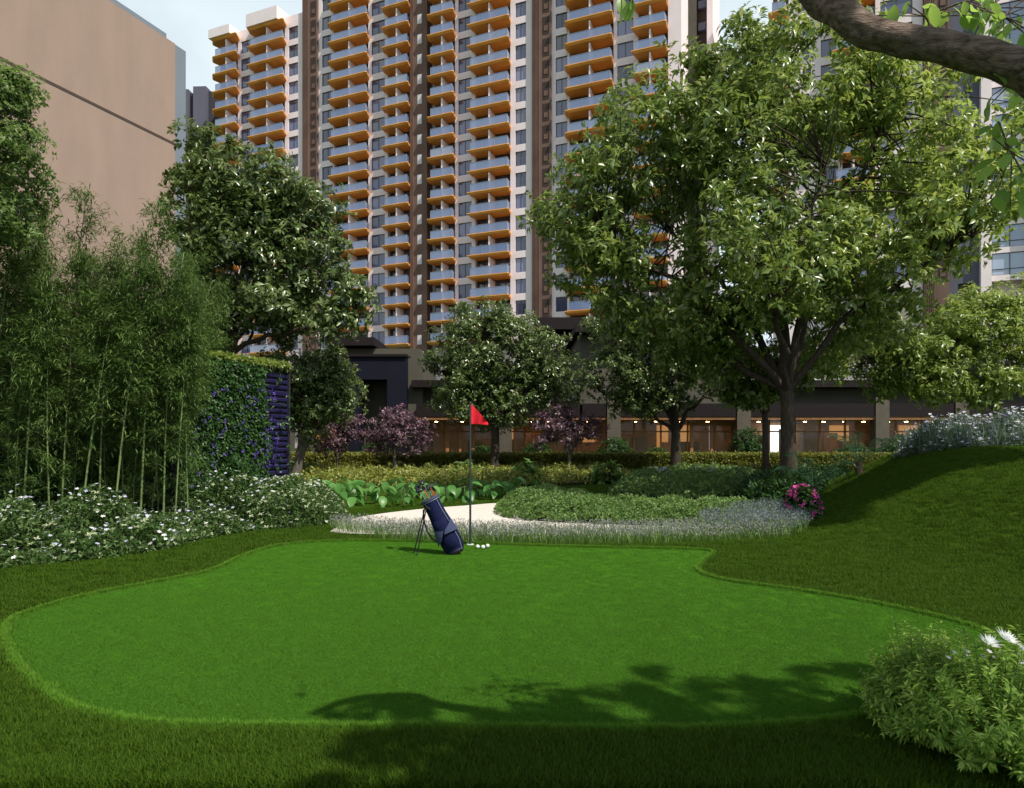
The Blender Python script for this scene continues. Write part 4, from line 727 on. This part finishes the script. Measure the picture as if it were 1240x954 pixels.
# ---------------------------------------------------------------- podium buildings behind the hedge (plane at 33 m)
DP = 33.0; X = lambda px, D=DP: (px-620)/F*D; Z = lambda py, D=DP: EYE+(HZ-py)/F*D
pv = empty('entrance_pavilion', (X(460), DP, 0), label='black framed entrance pavilion with olive parapet left of the flag', cat='building'); ox = X(460)
MB().box(X(426)-ox, X(437)-ox, -.5, 5, 0, Z(434)).box(X(471)-ox, X(494)-ox, -.5, 5, 0, Z(434)).box(X(437)-ox, X(471)-ox, -.5, 5, Z(461), Z(434)).build('portal', M['black'], pv)
MB().box(X(424)-ox, X(495)-ox, -.62, 5, Z(434)+.002, Z(431)).build('cornice', M['darkbrown'], pv)
MB().box(X(408)-ox, X(506)-ox, .8, 8, 0, Z(420)).box(X(494)-ox+.01, X(512)-ox, .0, .79, 0, Z(434)).build('wall', M['olive'], pv)
MB().box(X(392)-ox, X(452)-ox, .2, 8, Z(418), Z(408)).build('roof', M['darkbrown'], pv)
MB().box(X(437)-ox, X(471)-ox, 1.4, 1.5, 0, Z(462)).build('back_panel', M['woodlit'], pv)
cm = MB().box(-.12, .12, 1.1, 1.35, 0, Z(462)).mesh('timber_post', M['wood'])
for px in (443, 452, 461): link('timber_post', cm, pv, (X(px)-ox, 0, 0))
MB().box(X(439)-ox, X(469)-ox, .9, 1.0, Z(464), Z(463)).build('ceiling_lamp', M['lamp'], pv)

def hall(name, label, px0, px1, ytop, cols, seed, fascia=True, doors=(), lampk=1.0, lw='lamp'):
    c = (px0+px1)/2; ox = X(c); rt = empty(name, (ox, DP, 0), label=label, cat='building'); q = lambda p: X(p)-ox; zt = Z(508); r_ = np.random.default_rng(seed)
    MB().box(q(px0), q(px1), 5.5, 5.7, 0, 3.0).build('back_wall', M['woodlit'], rt); MB().box(q(px0), q(px1), .2, 5.5, zt, zt+.15).build('ceiling', M['olive'], rt); MB().box(q(px0), q(px1), .2, 5.5, .0, .08).build('floor', M['wood'], rt)
    if fascia: MB().box(q(px0), q(px1), -.9, .4, zt+.152, Z(489)).build('fascia', M['darkbrown'], rt); MB().box(q(px0), q(px1), -.85, .2, zt, zt+.15).build('soffit', M['wood'], rt)
    MB().box(q(px0), q(px1), .5, 7, Z(489)+.002, Z(ytop)).build('wall', M['olive'], rt); MB().box(q(px0)-.3, q(px1)+.3, -.4, 7.4, Z(ytop)+.002, Z(ytop)+.35).build('roof', M['darkbrown'], rt)
    w = q(px1)-q(px0); nm = max(2, round(w/1.25)); fm = MB().box(-.04, .04, .0, .1, .08, zt-.002).mesh('mullion', M['wood'])
    gm = MB().box(.06, w/nm-.06, .04, .055, .1, zt-.02).mesh('pane', M['pod_glass'])
    for i in range(nm+1): link('mullion', fm, rt, (q(px0)+w*i/nm, 0, 0))
    for i in range(nm): link('pane', gm, rt, (q(px0)+w*i/nm, 0, 0))
    MB().box(q(px0), q(px1), .0, .1, 1.9, 1.97).build('transom', M['wood'], rt)
    cmesh = MB().box(-.33, .33, -.6, -.02, 0, Z(489)+.3).mesh('column', M['column'])
    for p in cols: link('column', cmesh, rt, (q(p), -.35, 0))
    x = q(px0)+.6; lm = MB().box(-.06, .06, 2.4, 2.52, zt-.04, zt-.01).mesh('ceiling_lamp', M[lw])
    while x < q(px1)-.5: link('ceiling_lamp', lm, rt, (x, 0, 0)); x += r_.uniform(.9, 1.5)
    x = q(px0)+.5
    while x < q(px1)-1:
        k = r_.uniform(.6, 1.6); h = r_.uniform(.9, 2.2); mb = MB().box(x, x+k, 3.8, 4.4, .08, h); mb.build('cabinet', M['wood'] if r_.random() < .5 else M['brown2'], rt)
        if r_.random() < .5: MB().box(x+.05, x+k-.05, 5.40, 5.49, .5, 2.35).build('added_glow_panel', M['glowdim'], rt)  # glowing panel added to brighten the hall interior
        x += k+r_.uniform(.2, .9)
    for p0, p1 in doors:
        MB().box(q(p0), q(p0)+.16, -.12, .02, 0, zt-.1).box(q(p1)-.16, q(p1), -.12, .02, 0, zt-.1).box(q(p0)+.16, q(p1)-.16, -.12, .02, zt-.28, zt-.1).box((q(p0)+q(p1))/2-.06, (q(p0)+q(p1))/2+.06, -.1, .02, 0, zt-.28).build('door', M['wood'], rt)
    return rt
hall('left_hall', 'low timber lined hall with glowing windows behind the purple bush at left', 330, 424, 470, [352], 3)
hall('centre_hall', 'long lit glass and timber hall behind the flag and the round tree', 507, 700, 470, [612], 5, doors=[(540, 575)])
h2 = hall('two_storey_hall', 'taller olive walled hall with dark roof between the centre tree and the big tree', 703, 898, 404, [740, 893], 8, doors=[(835, 888)])
h3 = hall('right_hall', 'lit glass fronted hall with stone columns right of the big tree trunk', 901, 1300, 470, [1056, 1150], 12)
MB().box(X(972)-X(1100.5), X(1012)-X(1100.5), 5.0, 5.1, .3, 2.35).build('white_lit_area', M['glowwhite'], h3)  # glowing sheet added to stand for a white-lit area, no real screen
ub = empty('upper_block', (X(672, 40), 40, 0), label='dark roofed upper storey showing above the round tree', cat='building'); ox = X(672, 40)
MB().box(X(640,40)-ox, X(760,40)-ox, 0, 8, 0, Z(405, 40)).build('wall', M['olive'], ub); MB().box(X(648,40)-ox, X(800,40)-ox, -1.2, 8.5, Z(403,40), Z(389,40)).build('roof', M['darkbrown'], ub)
